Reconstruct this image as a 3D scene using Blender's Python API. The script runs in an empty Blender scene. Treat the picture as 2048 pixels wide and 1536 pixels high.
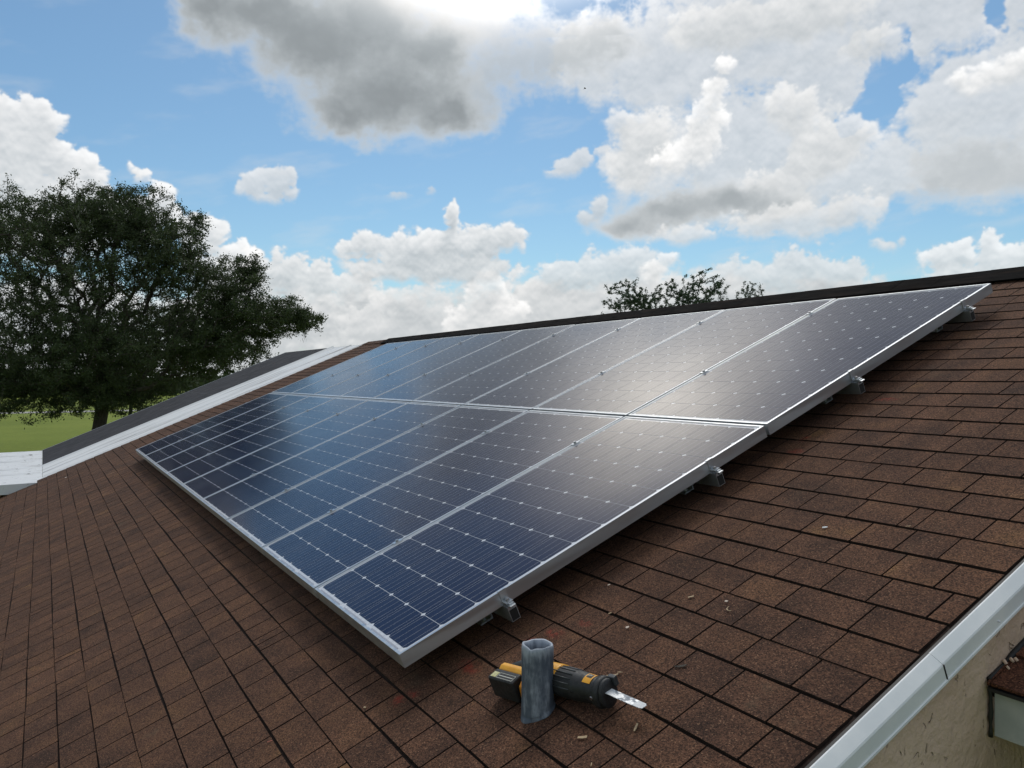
import bpy, bmesh, math, random
import numpy as np
from mathutils import Vector, Matrix, Euler

random.seed(7); RNG = np.random.default_rng(7)
R_ = math.radians
sc = bpy.context.scene
col = sc.collection

# ------------------------------------------------------------------ camera
H0 = 3.4                                   # height of the array's near bottom corner above the ground
PITCH = R_(22.62)                          # 5/12 roof pitch
CAM = Vector((2.685242, -1.084127, 0.979671 + H0))
RIGHT = Vector((0.49881, 0.86671, -0.00178))
DOWN = Vector((0.006744, -0.005935, -0.99996))
FWD = Vector((-0.866685, 0.498778, -0.008806))
cd = bpy.data.cameras.new('camera'); cam = bpy.data.objects.new('camera', cd); col.objects.link(cam)
m = Matrix((RIGHT, -DOWN, -FWD)).transposed().to_4x4(); m.translation = CAM
cam.matrix_world = m
cd.sensor_width = 36.0; cd.lens = 1630.6 / 2048 * 36.0
cd.clip_start = 0.05; cd.clip_end = 3000
sc.camera = cam
F = 1630.6

# ------------------------------------------------------------------ world
SUN_AZ, SUN_EL = -57.0, 56.0               # compass-style: azimuth from +Y towards +X, degrees
w = bpy.data.worlds.new('World'); sc.world = w; w.use_nodes = True
WN, WL = w.node_tree.nodes, w.node_tree.links
WN.clear()


def N(tree, typ, **kw):
    n = tree.nodes.new(typ)
    for k, v in kw.items():
        if k == 'ins':
            for kk, vv in v.items():
                if hasattr(vv, 'is_output'):
                    tree.links.new(vv, n.inputs[kk])
                else:
                    n.inputs[kk].default_value = vv
        else:
            setattr(n, k, v)
    return n


def mth(tree, op, a, b=None, c=None, clamp=False):
    n = tree.nodes.new('ShaderNodeMath'); n.operation = op; n.use_clamp = clamp
    for i, v in enumerate((a, b, c)):
        if v is None: continue
        if hasattr(v, 'is_output'): tree.links.new(v, n.inputs[i])
        else: n.inputs[i].default_value = v
    return n.outputs[0]


def vmth(tree, op, a, b=None):
    n = tree.nodes.new('ShaderNodeVectorMath'); n.operation = op
    for i, v in enumerate((a, b)):
        if v is None: continue
        if hasattr(v, 'is_output'): tree.links.new(v, n.inputs[i])
        else: n.inputs[i].default_value = v
    return n.outputs['Value'] if op in ('LENGTH', 'DOT_PRODUCT') else n.outputs[0]


def smooth(tree, x, a, b, lo=0.0, hi=1.0):
    n = tree.nodes.new('ShaderNodeMapRange'); n.interpolation_type = 'SMOOTHSTEP'
    tree.links.new(x, n.inputs[0])
    for i, v in ((1, a), (2, b), (3, lo), (4, hi)): n.inputs[i].default_value = v
    return n.outputs[0]


def mixc(tree, fac, a, b):
    n = tree.nodes.new('ShaderNodeMix'); n.data_type = 'RGBA'
    for i, v in ((0, fac), (6, a), (7, b)):
        if hasattr(v, 'is_output'): tree.links.new(v, n.inputs[i])
        else: n.inputs[i].default_value = v if i == 0 else tuple(v) + ((1,) if len(v) == 3 else ())
    return n.outputs[2]


# cloud layers, far to near: kind (c cumulus, g soft grey bank), crispness, top and base luminance, rim, lumps (azimuth, elevation, half width, half height in degrees)
LAYERS = [
    ('c', 0.55, 0.74, 0.62, 0.25, [(-99.16, 3.08, 8.47, 3), (-89.62, 3.45, 7.98, 3.36), (-78.53, 3.1, 8.22, 3.67), (-69.28, 3.22, 8.9, 3.12), (-59.17, 3.61, 9.13, 3.51), (-48.77, 3.89, 8.78, 3.79), (-39.08, 3.37, 7.96, 3.28), (-30.49, 3.45, 6.91, 2.44), (-22.04, 3.68, 6.54, 3.04), (-92.21, -0.21, 17.64, 2.68), (-64.43, -0.6, 24.45, 3.15), (-34.63, -0.22, 20.05, 2.85)]),
    ('c', 0.9, 0.86, 0.64, 0.6, [(-77.9, 6.43, 2.23, 2.01), (-75.48, 6.84, 1.8, 2.1), (-73.33, 6.57, 1.5, 1.71), (-70.64, 5.61, 2.04, 2.07), (-73.33, 3.86, 5.33, 2.05), (-78.53, 3.76, 3.79, 2)]),
    ('c', 0.9, 0.8, 0.62, 0.6, [(-66.52, 4.63, 3.12, 2.09), (-58.82, 3.96, 3.86, 2.11), (-69.28, 3.57, 3.08, 1.73), (-53.92, 3.94, 3.13, 2.1)]),
    ('c', 0.9, 0.98, 0.72, 0.7, [(-62.15, 5.7, 1.26, 1.69), (-60.92, 4.31, 1.93, 1.76), (-63.03, 3.61, 2.1, 1.75)]),
    ('c', 0.9, 0.88, 0.62, 0.6, [(-69.79, 8.97, 2.12, 1.11), (-71.32, 8.65, 1.35, 0.76), (-66.86, 8.59, 2.77, 1.6), (-64.25, 9.21, 2.1, 1.47), (-62.33, 9.16, 2.1, 1.54), (-60.5, 9.57, 1.62, 1.26), (-65.13, 7.41, 6.62, 1.26), (-64.25, 10.91, 0.52, 1.19), (-68.25, 7.2, 3.79, 1.04)]),
    ('c', 0.9, 0.86, 0.63, 0.6, [(-56.71, 6.91, 1.61, 1.47), (-58.11, 6.23, 2.46, 1.05), (-54.27, 7.06, 2.78, 1.57), (-51.84, 7.37, 2.75, 1.67), (-54.62, 5.68, 5.22, 1.26)]),
    ('c', 0.9, 0.8, 0.6, 0.5, [(-43.81, 5.82, 5.5, 2.02), (-38.77, 5.97, 2.74, 1.96), (-40.62, 7.35, 2.5, 1.32), (-47.1, 5.56, 4, 1.71)]),
    ('c', 0.9, 0.95, 0.66, 0.7, [(-49.11, 7.99, 0.88, 0.62), (-50.13, 7.16, 1.16, 0.76)]),
    ('c', 1.0, 0.95, 0.7, 0.8, [(-32.38, 7.21, 1.16, 1.24), (-31.16, 7.43, 1.02, 0.92), (-29.57, 8.06, 0.73, 0.85), (-29.44, 6.86, 1.56, 1.21), (-27.65, 6.88, 1.5, 1.48), (-30.49, 5.88, 3.19, 1.22)]),
    ('c', 0.8, 0.78, 0.66, 0.4, [(-35.5, 8.34, 1.05, 0.51), (-34.63, 8.6, 0.4, 0.44)]),
    ('c', 1.0, 0.95, 0.72, 0.8, [(-91.96, 15.24, 1.77, 1.49), (-90.28, 15.21, 1.31, 1.82), (-89.35, 13.04, 1.6, 1.53), (-91.45, 12.49, 3.07, 3.3), (-87.45, 12.38, 1.22, 1.25), (-88.27, 10.8, 3, 2.17), (-90.67, 9.09, 5.21, 2.42), (-84.75, 12.81, 0.7, 0.51), (-83.14, 11.11, 1.19, 1.1), (-85.18, 10.17, 3.17, 1.59), (-94.18, 12.96, 2.89, 3.49), (-81.02, 9.21, 2.14, 1.31), (-79.16, 7.04, 2.51, 1.99)]),
    ('c', 0.6, 0.87, 0.70, 0.35, [(-49.45, 20.58, 5.09, 4.14), (-43.81, 21.32, 5.83, 3.71), (-39.38, 19.08, 4, 4.6), (-44.46, 14.98, 6.84, 4.74), (-39.38, 13.64, 4.61, 3.94), (-33.21, 21.31, 4.75, 3.13), (-37.56, 22.55, 6, 2.92), (-31.29, 15.7, 4.05, 4), (-27.65, 16.52, 3.75, 4.74), (-30.22, 12.39, 5.28, 2.13), (-50.47, 14.67, 3.42, 3.81), (-53.92, 21.1, 4.17, 3.14), (-35.21, 12.64, 3.76, 2.55), (-41.88, 26.96, 15.85, 5.34), (-26.66, 22.59, 6.12, 4.4)]),
    ('c', 0.75, 0.90, 0.70, 0.4, [(-50.47, 15.96, 2.39, 2.08), (-52.19, 16.83, 1.59, 1.18), (-51.5, 14.06, 2.06, 2.08), (-53.4, 14.45, 0.76, 0.91)]),
    ('c', 0.75, 0.88, 0.69, 0.4, [(-41.88, 12.26, 2.85, 2), (-39.38, 14.57, 2.46, 2.3), (-37.56, 15.3, 1.8, 1.3), (-40.94, 16.86, 2.19, 1.99)]),
    ('c', 0.85, 1.10, 0.82, 0.5, [(-45.44, 20.14, 0.79, 0.75), (-46.1, 18.52, 1.26, 1.36), (-46.76, 16.71, 1.53, 1.71), (-47.43, 15.17, 2.01, 1.37), (-48.77, 14.6, 1.69, 1.17)]),
    ('g', 0.2, 0.70, 0.40, 0, [(-49.11, 11.34, 5.42, 1.59), (-44.78, 11.63, 4.25, 1.69), (-51.84, 10.25, 3.44, 1.25), (-41.88, 10.98, 2.85, 1)]),
    ('c', 0.8, 0.82, 0.66, 0.5, [(-42.52, 10.05, 3.51, 1.21), (-39.38, 10.18, 3.07, 1.45), (-47.76, 9.62, 3.02, 0.69), (-37.56, 10.68, 2.4, 1.3)]),
    ('c', 0.8, 0.74, 0.56, 0.5, [(-54.96, 10.82, 1.18, 0.7), (-53.92, 11.48, 0.83, 0.7)]),
    ('g', 0.2, 0.7, 0.53, 0, [(-30.22, 12.68, 3.96, 2.44), (-32.38, 11.75, 3.58, 1.87), (-27.15, 11.72, 2.97, 2.36)]),
    ('c', 0.6, 1.05, 0.74, 0.6, [(-30.49, 17.13, 1.59, 0.92), (-28.92, 17.56, 1.54, 1.02), (-31.56, 17.72, 0.71, 0.49), (-27.65, 17.87, 1.25, 1.19)]),
    ('c', 0.8, 0.8, 0.64, 0.4, [(-40.62, 22.41, 5, 1.66), (-36.08, 20.38, 2.35, 1.28), (-45.44, 22.35, 4.6, 1.7)]),
    ('c', 0.95, 0.82, 0.64, 0.6, [(-77.58, 12.47, 1.34, 0.94), (-76.13, 12.88, 1.3, 1.08), (-75.31, 12.28, 0.85, 0.68), (-75.48, 13.4, 0.59, 0.61), (-76.77, 11.71, 1.29, 0.47)]),
    ('c', 0.8, 0.66, 0.6, 0.3, [(-68.07, 12.33, 1.17, 0.31), (-65.65, 12.73, 0.42, 0.31)]),
    ('c', 0.9, 0.78, 0.64, 0.5, [(-56.01, 14.34, 1.19, 0.91), (-55.14, 14.82, 0.91, 0.77), (-57.06, 13.86, 1.05, 0.42), (-53.75, 15.27, 0.56, 0.63)]),
    ('g', 0.2, 0.62, 0.46, 0, [(-60.92, 21.52, 4.57, 3.51), (-57.06, 21.49, 4.55, 2.81), (-61.63, 23.9, 4.91, 3.16), (-63.03, 18.71, 3.5, 2.81), (-53.92, 22.31, 3.47, 2.1)]),
    ('g', 0.15, 0.58, 0.30, 0, [(-73.33, 21.59, 6.66, 3.76), (-76.61, 23.03, 5.81, 2.36), (-68.59, 18.85, 6.53, 3.13), (-71.32, 17.46, 3.72, 2.07), (-64.43, 17.74, 3.84, 1.93), (-80.41, 22.86, 2.78, 2.31), (-66.17, 21.71, 4.86, 3.14), (-69.96, 23.31, 5.46, 3.81), (-65.82, 28.32, 11.48, 5.94)]),
    ('c', 0.5, 0.62, 0.44, 0.2, [(-43.81, 32.52, 13.6, 6.74), (-30.49, 28.38, 8.77, 6.72), (-55.66, 33.51, 9.08, 5.95), (-36.08, 37.16, 14.66, 8.34), (-52.19, 39.83, 13.79, 7.66), (-19.92, 26.27, 8.21, 8.05)]),
]
HOLE = [(-35.64, 17.6, 0.99, 2.24), (-36.37, 16.51, 1.18, 0.96), (-34.63, 19.6, 0.74, 1.59), (-37.56, 15.91, 1.02, 0.78), (-33.21, 9.72, 3.63, 1.57), (-35.5, 9.59, 1.74, 0.96), (-29.44, 20.88, 0.78, 0.91)]


def lattice(seed):
    a = np.random.default_rng(seed).random((256, 256)) * 2 * np.pi
    return np.cos(a).astype(np.float32), np.sin(a).astype(np.float32)


def perlin(x, y, lat):
    gx, gy = lat
    xi = np.floor(x).astype(np.int32); yi = np.floor(y).astype(np.int32)
    fx = (x - xi).astype(np.float32); fy = (y - yi).astype(np.float32)
    u = fx * fx * fx * (fx * (fx * 6 - 15) + 10); v = fy * fy * fy * (fy * (fy * 6 - 15) + 10)

    def g(ix, iy, dx, dy):
        a, b = ix & 255, iy & 255
        return gx[a, b] * dx + gy[a, b] * dy
    a = g(xi, yi, fx, fy); a = a + u * (g(xi + 1, yi, fx - 1, fy) - a)
    b = g(xi, yi + 1, fx, fy - 1); b = b + u * (g(xi + 1, yi + 1, fx - 1, fy - 1) - b)
    return (a + v * (b - a)) * 1.5


def fbm(x, y, seed, octv=5, rough=.5, lac=2.07, billow=False):
    lat = lattice(seed); s = 0; a = 1.0; t = 0
    for o in range(octv):
        n = perlin(x + 17.3 * o, y - 9.1 * o, lat)
        s = s + a * (np.abs(n) * 2 - .55 if billow else n); t += a; a *= rough; x = x * lac; y = y * lac
    return s / t


def sst(x, a, b):
    t = np.clip((x - a) / (b - a), 0, 1); return t * t * (3 - 2 * t)


def sky_patch(az0, az1, el0, el1, res, view=True):
    """luminance colour and cover of the cloud layers over a block of sky (degrees), far layers first"""
    W, H = int((az1 - az0) * res), int((el1 - el0) * res)
    az = (az0 + (np.arange(W) + .5) / res)[None, :].repeat(H, 0).astype(np.float32)
    el = (el0 + (np.arange(H) + .5) / res)[:, None].repeat(W, 1).astype(np.float32)
    lum = np.full(az.shape, .7, np.float32); cov = np.zeros_like(lum)
    if view:
        wA = fbm(az * .5, el * .6, 2, 4, .55); wB = fbm(az * .5 + 40, el * .6, 4, 4, .55)
        bil = fbm(az * .50, el * .58, 11, 6, .58, billow=True)
        fb = fbm(az * .42, el * .5, 12, 6, .56); fine = fbm(az * 1.9, el * 2.2, 13, 5, .66); wisp = fbm(az * .9, el * 1.5, 14, 6, .66)
        for li, (kind, crisp, top, base, edge, blobs) in enumerate(LAYERS):
            m = 3.0
            x0 = max(0, int((min(b[0] - b[2] * 1.7 for b in blobs) - m - az0) * res)); x1 = min(W, int((max(b[0] + b[2] * 1.7 for b in blobs) + m - az0) * res))
            y0 = max(0, int((min(b[1] - b[3] * 1.7 for b in blobs) - m - el0) * res)); y1 = min(H, int((max(b[1] + b[3] * 1.7 for b in blobs) + m - el0) * res))
            if x1 - x0 < 4 or y1 - y0 < 4: continue
            sl = (slice(y0, y1), slice(x0, x1)); sh = (li * 131 % H, li * 277 % W)
            rl = lambda F_: np.roll(F_, sh, (0, 1))[sl]
            wa, wb, bl, fb_, fi, wi = rl(wA), rl(wB), rl(bil), rl(fb), rl(fine), rl(wisp)
            mean = sum(min(b[2], b[3]) for b in blobs) / len(blobs); amp = min(1.0, .32 + mean * .32)
            wx = az[sl] + wa * 1.25 * amp; wy = el[sl] + wb * .95 * amp
            D = np.full(wx.shape, -3.0, np.float32)
            for (a, e, rx, ry) in blobs:
                r = np.sqrt(((wx - a) / rx) ** 2 + ((wy - e) / ry) ** 2); v = (1 - r) * min(1.0, .55 + .25 * ry)
                k = .12 if kind == 'c' else .55; h = np.clip(.5 + .5 * (v - D) / k, 0, 1); D = D + (v - D) * h + k * h * (1 - h)
            if kind == 'c' and len(blobs) > 12:
                for (a, e, rx, ry) in HOLE:
                    D -= 1.6 * np.maximum(1 - np.sqrt(((wx - a) / rx) ** 2 + ((wy - e) / ry) ** 2), 0)
            opq = ((1.0, .92, .82)[li % 3] if len(blobs) > 5 else .80) if kind == 'c' else 1.0
            Dd = D + crisp * (.50 * bl + .10 * fi) * (.55 + .45 * amp) + .38 * fb_ * (1.15 - .5 * crisp) + .22 * wi * (.4 + .6 * amp)
            if kind == 'c':
                hh, ww = Dd.shape; db = max(1, int(.45 * res)); below = np.vstack([Dd[:1].repeat(db, 0), Dd[:-db]]) if hh > db else Dd
                under = np.clip((Dd - below) * 1.4, 0, 1)            # soft, thinning undersides
                al = sst(Dd + .05 * fi, -.04, .14 + .40 * (1 - crisp) + .70 * under + .22 * np.clip(fb_ + .1, 0, 1)) * opq
                rho = np.maximum(Dd, 0); Lq = np.zeros_like(rho); hh, ww = rho.shape
                for d, wg in ((.15, .6), (.32, .8), (.6, 1.0), (1.1, 1.1), (1.9, 1.0)):
                    dy, dx = int(round(d * res)), int(round(d * .3 * res)); s = np.zeros_like(rho)
                    if dy < hh and dx < ww: s[:hh - dy, :ww - dx] = rho[dy:, dx:]
                    Lq += wg * np.minimum(s, .8)
                lit = np.exp(-.95 * Lq)
                du = max(1, int(.30 * res)); up = np.vstack([Dd[du:], Dd[-1:].repeat(du, 0)]) if hh > du else Dd
                rel = np.clip((Dd - up) * 1.1, -.35, .45)
                l = base + (top - base) * np.clip(lit * 1.0 + .42 * bl + .85 * rel + .06 * fi, -.6, 1.3) + .10 * fb_ + .07 * wa + .03 * wi
                l = l + edge * .05 * np.exp(-7 * rho) * np.clip(lit, 0, 1)
            else:
                thin = base > .4; Dd = np.minimum(D, .8) + (.55 if thin else .32) * fb_ + (.25 if thin else .10) * wi; al = sst(Dd, -.05, .75 if thin else .55) * (.82 if thin else 1.0)
                l = top + (base - top) * sst(Dd, .10, .95) + .05 * fb_ + .02 * wa + .012 * wi
            lum[sl] = lum[sl] * (1 - al) + l * al
            cov[sl] = 1 - (1 - cov[sl]) * (1 - al)
        # thin high veil
        veil = sst(fbm(az * .10 + el * .12, el * .42 - az * .10, 31, 5, .55), .0, .55) * .22
        lum = np.where(cov > .001, lum, .74); cov = 1 - (1 - cov) * (1 - veil)
    # broken cloud of the same kind over the rest of the dome
    out = np.maximum(sst(np.abs(az + 60), 36, 46), sst(el, 41, 51))
    if out.max() > 0:
        cz = np.cos(np.radians(el)); sc_ = 1.0 / (.30 + np.sin(np.radians(np.maximum(el, 0))))
        gx, gy = np.sin(np.radians(az)) * cz * sc_, np.cos(np.radians(az)) * cz * sc_
        G = fbm(gx * 2.3 + 5, gy * 2.3 + 9, 8, 6, .55) * 2.4 + .32
        G2 = fbm(gx * 2.3 + 5 - .03, gy * 2.3 + 9 + .12, 8, 4, .55) * 2.4 + .32
        a2 = sst(G, 0, .3); l2 = .64 + .35 * np.clip((G - G2) * .8, -.35, .6) - .14 * sst(G, .3, 1.1)
        lum = lum * (1 - out) + l2 * out; cov = cov * (1 - out) + a2 * out
    # glow added to the cloud, not the sun, tuned for the panels' glare
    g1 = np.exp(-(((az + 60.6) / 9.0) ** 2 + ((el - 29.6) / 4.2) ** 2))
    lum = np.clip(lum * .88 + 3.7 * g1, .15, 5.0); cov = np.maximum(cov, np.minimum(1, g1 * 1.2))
    t = sst(lum, .25, .85)[..., None]
    tint = np.array([.91, 1.0, 1.055]) * (1 - t) + np.array([1.0, .995, .985]) * t
    tint = tint * (1 - sst(lum, 1.0, 2.2)[..., None] * np.array([0.0, .05, .14]))
    return (lum[..., None] * tint).astype(np.float32), cov.astype(np.float32)


def cloud_image(name, *area, view):
    c, a = sky_patch(*area, view=view)
    h, w_ = a.shape; im = bpy.data.images.new(name, w_, h, alpha=True, float_buffer=True); im.colorspace_settings.name = 'Non-Color'; im.alpha_mode = 'CHANNEL_PACKED'
    px = np.empty((h, w_, 4), np.float32); px[..., :3] = c; px[..., 3] = a
    im.pixels.foreach_set(px.ravel()); im.update(); im.pack()
    return im


def build_world():
    t = w.node_tree
    d = N(t, 'ShaderNodeTexCoord').outputs['Generated']
    s = N(t, 'ShaderNodeSeparateXYZ', ins={0: d})
    az = mth(t, 'MULTIPLY', mth(t, 'ARCTAN2', s.outputs[0], s.outputs[1]), 57.29578)
    el = mth(t, 'MULTIPLY', mth(t, 'ARCSINE', mth(t, 'MAXIMUM', mth(t, 'MINIMUM', s.outputs[2], 1.0), -1.0)), 57.29578)

    def tex(name, az0, az1, el0, el1, res, view):
        im = cloud_image(name, az0, az1, el0, el1, res, view=view)
        u = mth(t, 'DIVIDE', mth(t, 'SUBTRACT', az, az0), az1 - az0); v = mth(t, 'DIVIDE', mth(t, 'SUBTRACT', el, el0), el1 - el0)
        n = N(t, 'ShaderNodeTexImage', image=im, interpolation='Cubic', extension='EXTEND', ins={0: N(t, 'ShaderNodeCombineXYZ', ins={0: u, 1: v}).outputs[0]})
        inside = None
        for q in (u, v):
            k = mth(t, 'MULTIPLY', mth(t, 'GREATER_THAN', q, .004), mth(t, 'LESS_THAN', q, .996)); inside = k if inside is None else mth(t, 'MULTIPLY', inside, k)
        return n, inside
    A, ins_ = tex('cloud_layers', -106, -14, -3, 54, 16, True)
    B, _ = tex('cloud_dome', -180, 180, -10, 90, 3, False)
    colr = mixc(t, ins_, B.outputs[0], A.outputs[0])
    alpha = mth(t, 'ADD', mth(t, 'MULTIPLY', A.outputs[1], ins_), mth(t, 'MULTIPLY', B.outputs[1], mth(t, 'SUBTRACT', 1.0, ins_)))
    sky = N(t, 'ShaderNodeTexSky', sky_type='NISHITA', sun_disc=False, sun_elevation=R_(SUN_EL), sun_rotation=R_(SUN_AZ),
            altitude=20.0, air_density=1.0, dust_density=.6, ozone_density=1.6)
    STR = .1
    cloudcol = vmth(t, 'MULTIPLY', colr, (1 / STR,) * 3)
    skyc = vmth(t, 'MULTIPLY', sky.outputs[0], (.66, .84, .88))
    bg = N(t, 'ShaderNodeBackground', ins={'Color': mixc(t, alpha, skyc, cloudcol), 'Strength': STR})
    o = N(t, 'ShaderNodeOutputWorld'); t.links.new(bg.outputs[0], o.inputs[0])


build_world()

sd = bpy.data.lights.new('sun', 'SUN'); sun = bpy.data.objects.new('sun', sd); col.objects.link(sun)
sd.energy = 1.3; sd.angle = R_(20); sd.color = (1, .95, .88)
sv = Vector((math.sin(R_(SUN_AZ)) * math.cos(R_(SUN_EL)), math.cos(R_(SUN_AZ)) * math.cos(R_(SUN_EL)), math.sin(R_(SUN_EL))))
sun.rotation_euler = sv.to_track_quat('Z', 'Y').to_euler(); sun.location = (0, 0, 30)

vs = sc.view_settings
vs.view_transform = 'Standard'; vs.look = 'None'; vs.exposure = 0.2; vs.gamma = 1.0; vs.use_curve_mapping = False

# ------------------------------------------------------------------ helpers
def px2roof(px, py, z):
    """point of the tilted roof frame (origin at the array's near bottom corner) seen at a photo position; used to survey once"""
    d = (RIGHT * ((px - 1024) / F) + DOWN * ((py - 768) / F) + FWD)
    c, s_ = math.cos(PITCH), math.sin(PITCH)
    dl = Vector((d.x, d.y * c + d.z * s_, -d.y * s_ + d.z * c))
    o = CAM - Vector((0, 0, H0)); ol = Vector((o.x, o.y * c + o.z * s_, -o.y * s_ + o.z * c))
    t = (z - ol.z) / dl.z
    return ol + dl * t


def link(o, parent=None):
    col.objects.link(o)
    if parent is not None: o.parent = parent
    return o


def tag(o, label=None, cat=None, group=None, kind=None):
    if label: o['label'] = label
    if cat: o['category'] = cat
    if group: o['group'] = group
    if kind: o['kind'] = kind
    return o


def empty(name, loc=(0, 0, 0), rot=(0, 0, 0), parent=None):
    o = bpy.data.objects.new(name, None); o.location = loc; o.rotation_euler = rot; o.empty_display_size = .1
    return link(o, parent)


class MB:
    def __init__(s): s.v = []; s.f = []

    def add(s, verts, faces):
        k = len(s.v); s.v += [tuple(v) for v in verts]; s.f += [tuple(i + k for i in f) for f in faces]; return s

    def box(s, x0, x1, y0, y1, z0, z1):
        return s.add([(x0, y0, z0), (x1, y0, z0), (x1, y1, z0), (x0, y1, z0), (x0, y0, z1), (x1, y0, z1), (x1, y1, z1), (x0, y1, z1)],
                     [(0, 3, 2, 1), (4, 5, 6, 7), (0, 1, 5, 4), (1, 2, 6, 5), (2, 3, 7, 6), (3, 0, 4, 7)])

    def extrude(s, prof, a, b, axis='y'):
        """closed profile swept along an axis; prof = (u, v) pairs, for axis y: (x, z); x: (y, z)"""
        n = len(prof); vs_ = []
        for q in (a, b):
            for (u, v) in prof:
                vs_.append((u, q, v) if axis == 'y' else (q, u, v))
        fs = [(i, (i + 1) % n, n + (i + 1) % n, n + i) for i in range(n)] + [tuple(range(n))[::-1], tuple(range(n, 2 * n))]
        return s.add(vs_, fs)

    def tube(s, pts, rad, n=8, cap=True):
        pts = [Vector(p) for p in pts]; rings = []
        for i, p in enumerate(pts):
            t = (pts[min(i + 1, len(pts) - 1)] - pts[max(i - 1, 0)]).normalized()
            a = t.orthogonal().normalized() if i == 0 else (ref - t * ref.dot(t)).normalized()
            ref = a; b = t.cross(a); r = rad[i] if hasattr(rad, '__len__') else rad
            rings.append([p + (a * math.cos(2 * math.pi * k / n) + b * math.sin(2 * math.pi * k / n)) * r for k in range(n)])
        vs_ = [q for r in rings for q in r]
        fs = [(i * n + k, i * n + (k + 1) % n, (i + 1) * n + (k + 1) % n, (i + 1) * n + k) for i in range(len(pts) - 1) for k in range(n)]
        if cap: fs += [tuple(range(n))[::-1], tuple(range((len(pts) - 1) * n, len(pts) * n))]
        return s.add(vs_, fs)

    def mesh(s, name, mat=None, smooth_=False):
        me = bpy.data.meshes.new(name); me.from_pydata(s.v, [], s.f); me.update()
        if mat: me.materials.append(mat)
        if smooth_:
            for p in me.polygons: p.use_smooth = True
        return me

    def build(s, name, mat=None, parent=None, smooth_=False, bevel=0, seg=2, fix=True):
        me = s.mesh(name, mat, smooth_)
        if bevel or fix:
            bm = bmesh.new(); bm.from_mesh(me)
            bmesh.ops.recalc_face_normals(bm, faces=bm.faces)
            if bevel: bmesh.ops.bevel(bm, geom=list(bm.edges), offset=bevel, segments=seg, profile=.6, affect='EDGES', clamp_overlap=True)
            bm.to_mesh(me); bm.free()
            if smooth_:
                for p in me.polygons: p.use_smooth = True
        return link(bpy.data.objects.new(name, me), parent)


def np_mesh(name, V, Fq, mat, parent=None, attr=None):
    """large meshes from arrays; Fq is (n, k) with k = 3 or 4"""
    me = bpy.data.meshes.new(name); k = Fq.shape[1]
    me.vertices.add(len(V)); me.vertices.foreach_set('co', V.astype(np.float32).ravel())
    me.loops.add(Fq.size); me.loops.foreach_set('vertex_index', Fq.astype(np.int32).ravel())
    me.polygons.add(len(Fq)); me.polygons.foreach_set('loop_start', np.arange(0, Fq.size, k, dtype=np.int32))
    me.update(calc_edges=True); me.validate(); me.shade_flat()
    me.materials.append(mat)
    if attr is not None:
        a = me.attributes.new('rnd', 'FLOAT', 'FACE'); a.data.foreach_set('value', attr.astype(np.float32))
    return link(bpy.data.objects.new(name, me), parent)


# ------------------------------------------------------------------ materials
def mat(name, rgb=(.5, .5, .5), rough=.6, metal=0.0, spec=.5, fn=None):
    m_ = bpy.data.materials.new(name); m_.use_nodes = True
    t = m_.node_tree; b = t.nodes['Principled BSDF']
    b.inputs['Base Color'].default_value = (*rgb, 1); b.inputs['Roughness'].default_value = rough
    b.inputs['Metallic'].default_value = metal; b.inputs['Specular IOR Level'].default_value = spec
    if fn: fn(t, b)
    return m_


def noise(t, vec, scale, detail=4.0, rough=.55, dist=0.0):
    n = N(t, 'ShaderNodeTexNoise', ins={'Scale': scale, 'Detail': detail, 'Roughness': rough, 'Distortion': dist})
    if vec is not None: t.links.new(vec, n.inputs['Vector'])
    return n.outputs['Fac']


def bump(t, b, h, strength=.3, dist=.002):
    n = N(t, 'ShaderNodeBump', ins={'Height': h, 'Strength': strength, 'Distance': dist})
    t.links.new(n.outputs[0], b.inputs['Normal'])


def varied(name, c0, c1, scale=8.0, rough=.6, metal=0.0, bmp=0.0, bscale=None, spec=.5, stretch=None, thr=(.35, .65), bdist=.002):
    def fn(t, b):
        tc = N(t, 'ShaderNodeTexCoord').outputs['Object']
        if stretch: tc = vmth(t, 'MULTIPLY', tc, stretch)
        f = smooth(t, noise(t, tc, scale, 5.0, .6), *thr)
        t.links.new(mixc(t, f, c0, c1), b.inputs['Base Color'])
        if bmp: bump(t, b, noise(t, tc, bscale or scale * 6, 4.0), bmp, bdist)
        rr = smooth(t, noise(t, tc, scale * 2.3, 3.0), .3, .7, max(rough - .08, .05), min(rough + .1, 1))
        t.links.new(rr, b.inputs['Roughness'])
    return mat(name, c0, rough, metal, spec, fn)


# the tilted frame everything on the roof is built in
house = tag(empty('house', (0, 0, 0)), 'single-storey stucco house whose brown shingle roof carries the solar panels', 'house')
ROOF_Z = -.16
ref = empty('roof_frame', (0, 0, H0), (PITCH, 0, 0))          # only a coordinate frame for the materials below
ref['kind'] = 'helper'


def roofcoord(t):
    return N(t, 'ShaderNodeTexCoord', object=ref).outputs['Object']


CHALK = [(.01, -.01, .05, .03), (.06, .20, .10, .05), (.20, .50, .07, .04), (.26, .60, .05, .03), (.08, 2.02, .06, .04), (.03, 2.15, .03, .05), (.14, 2.63, .10, .04),
         (-.02, -.06, .05, .05), (.15, .42, .03, .03)]


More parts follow.
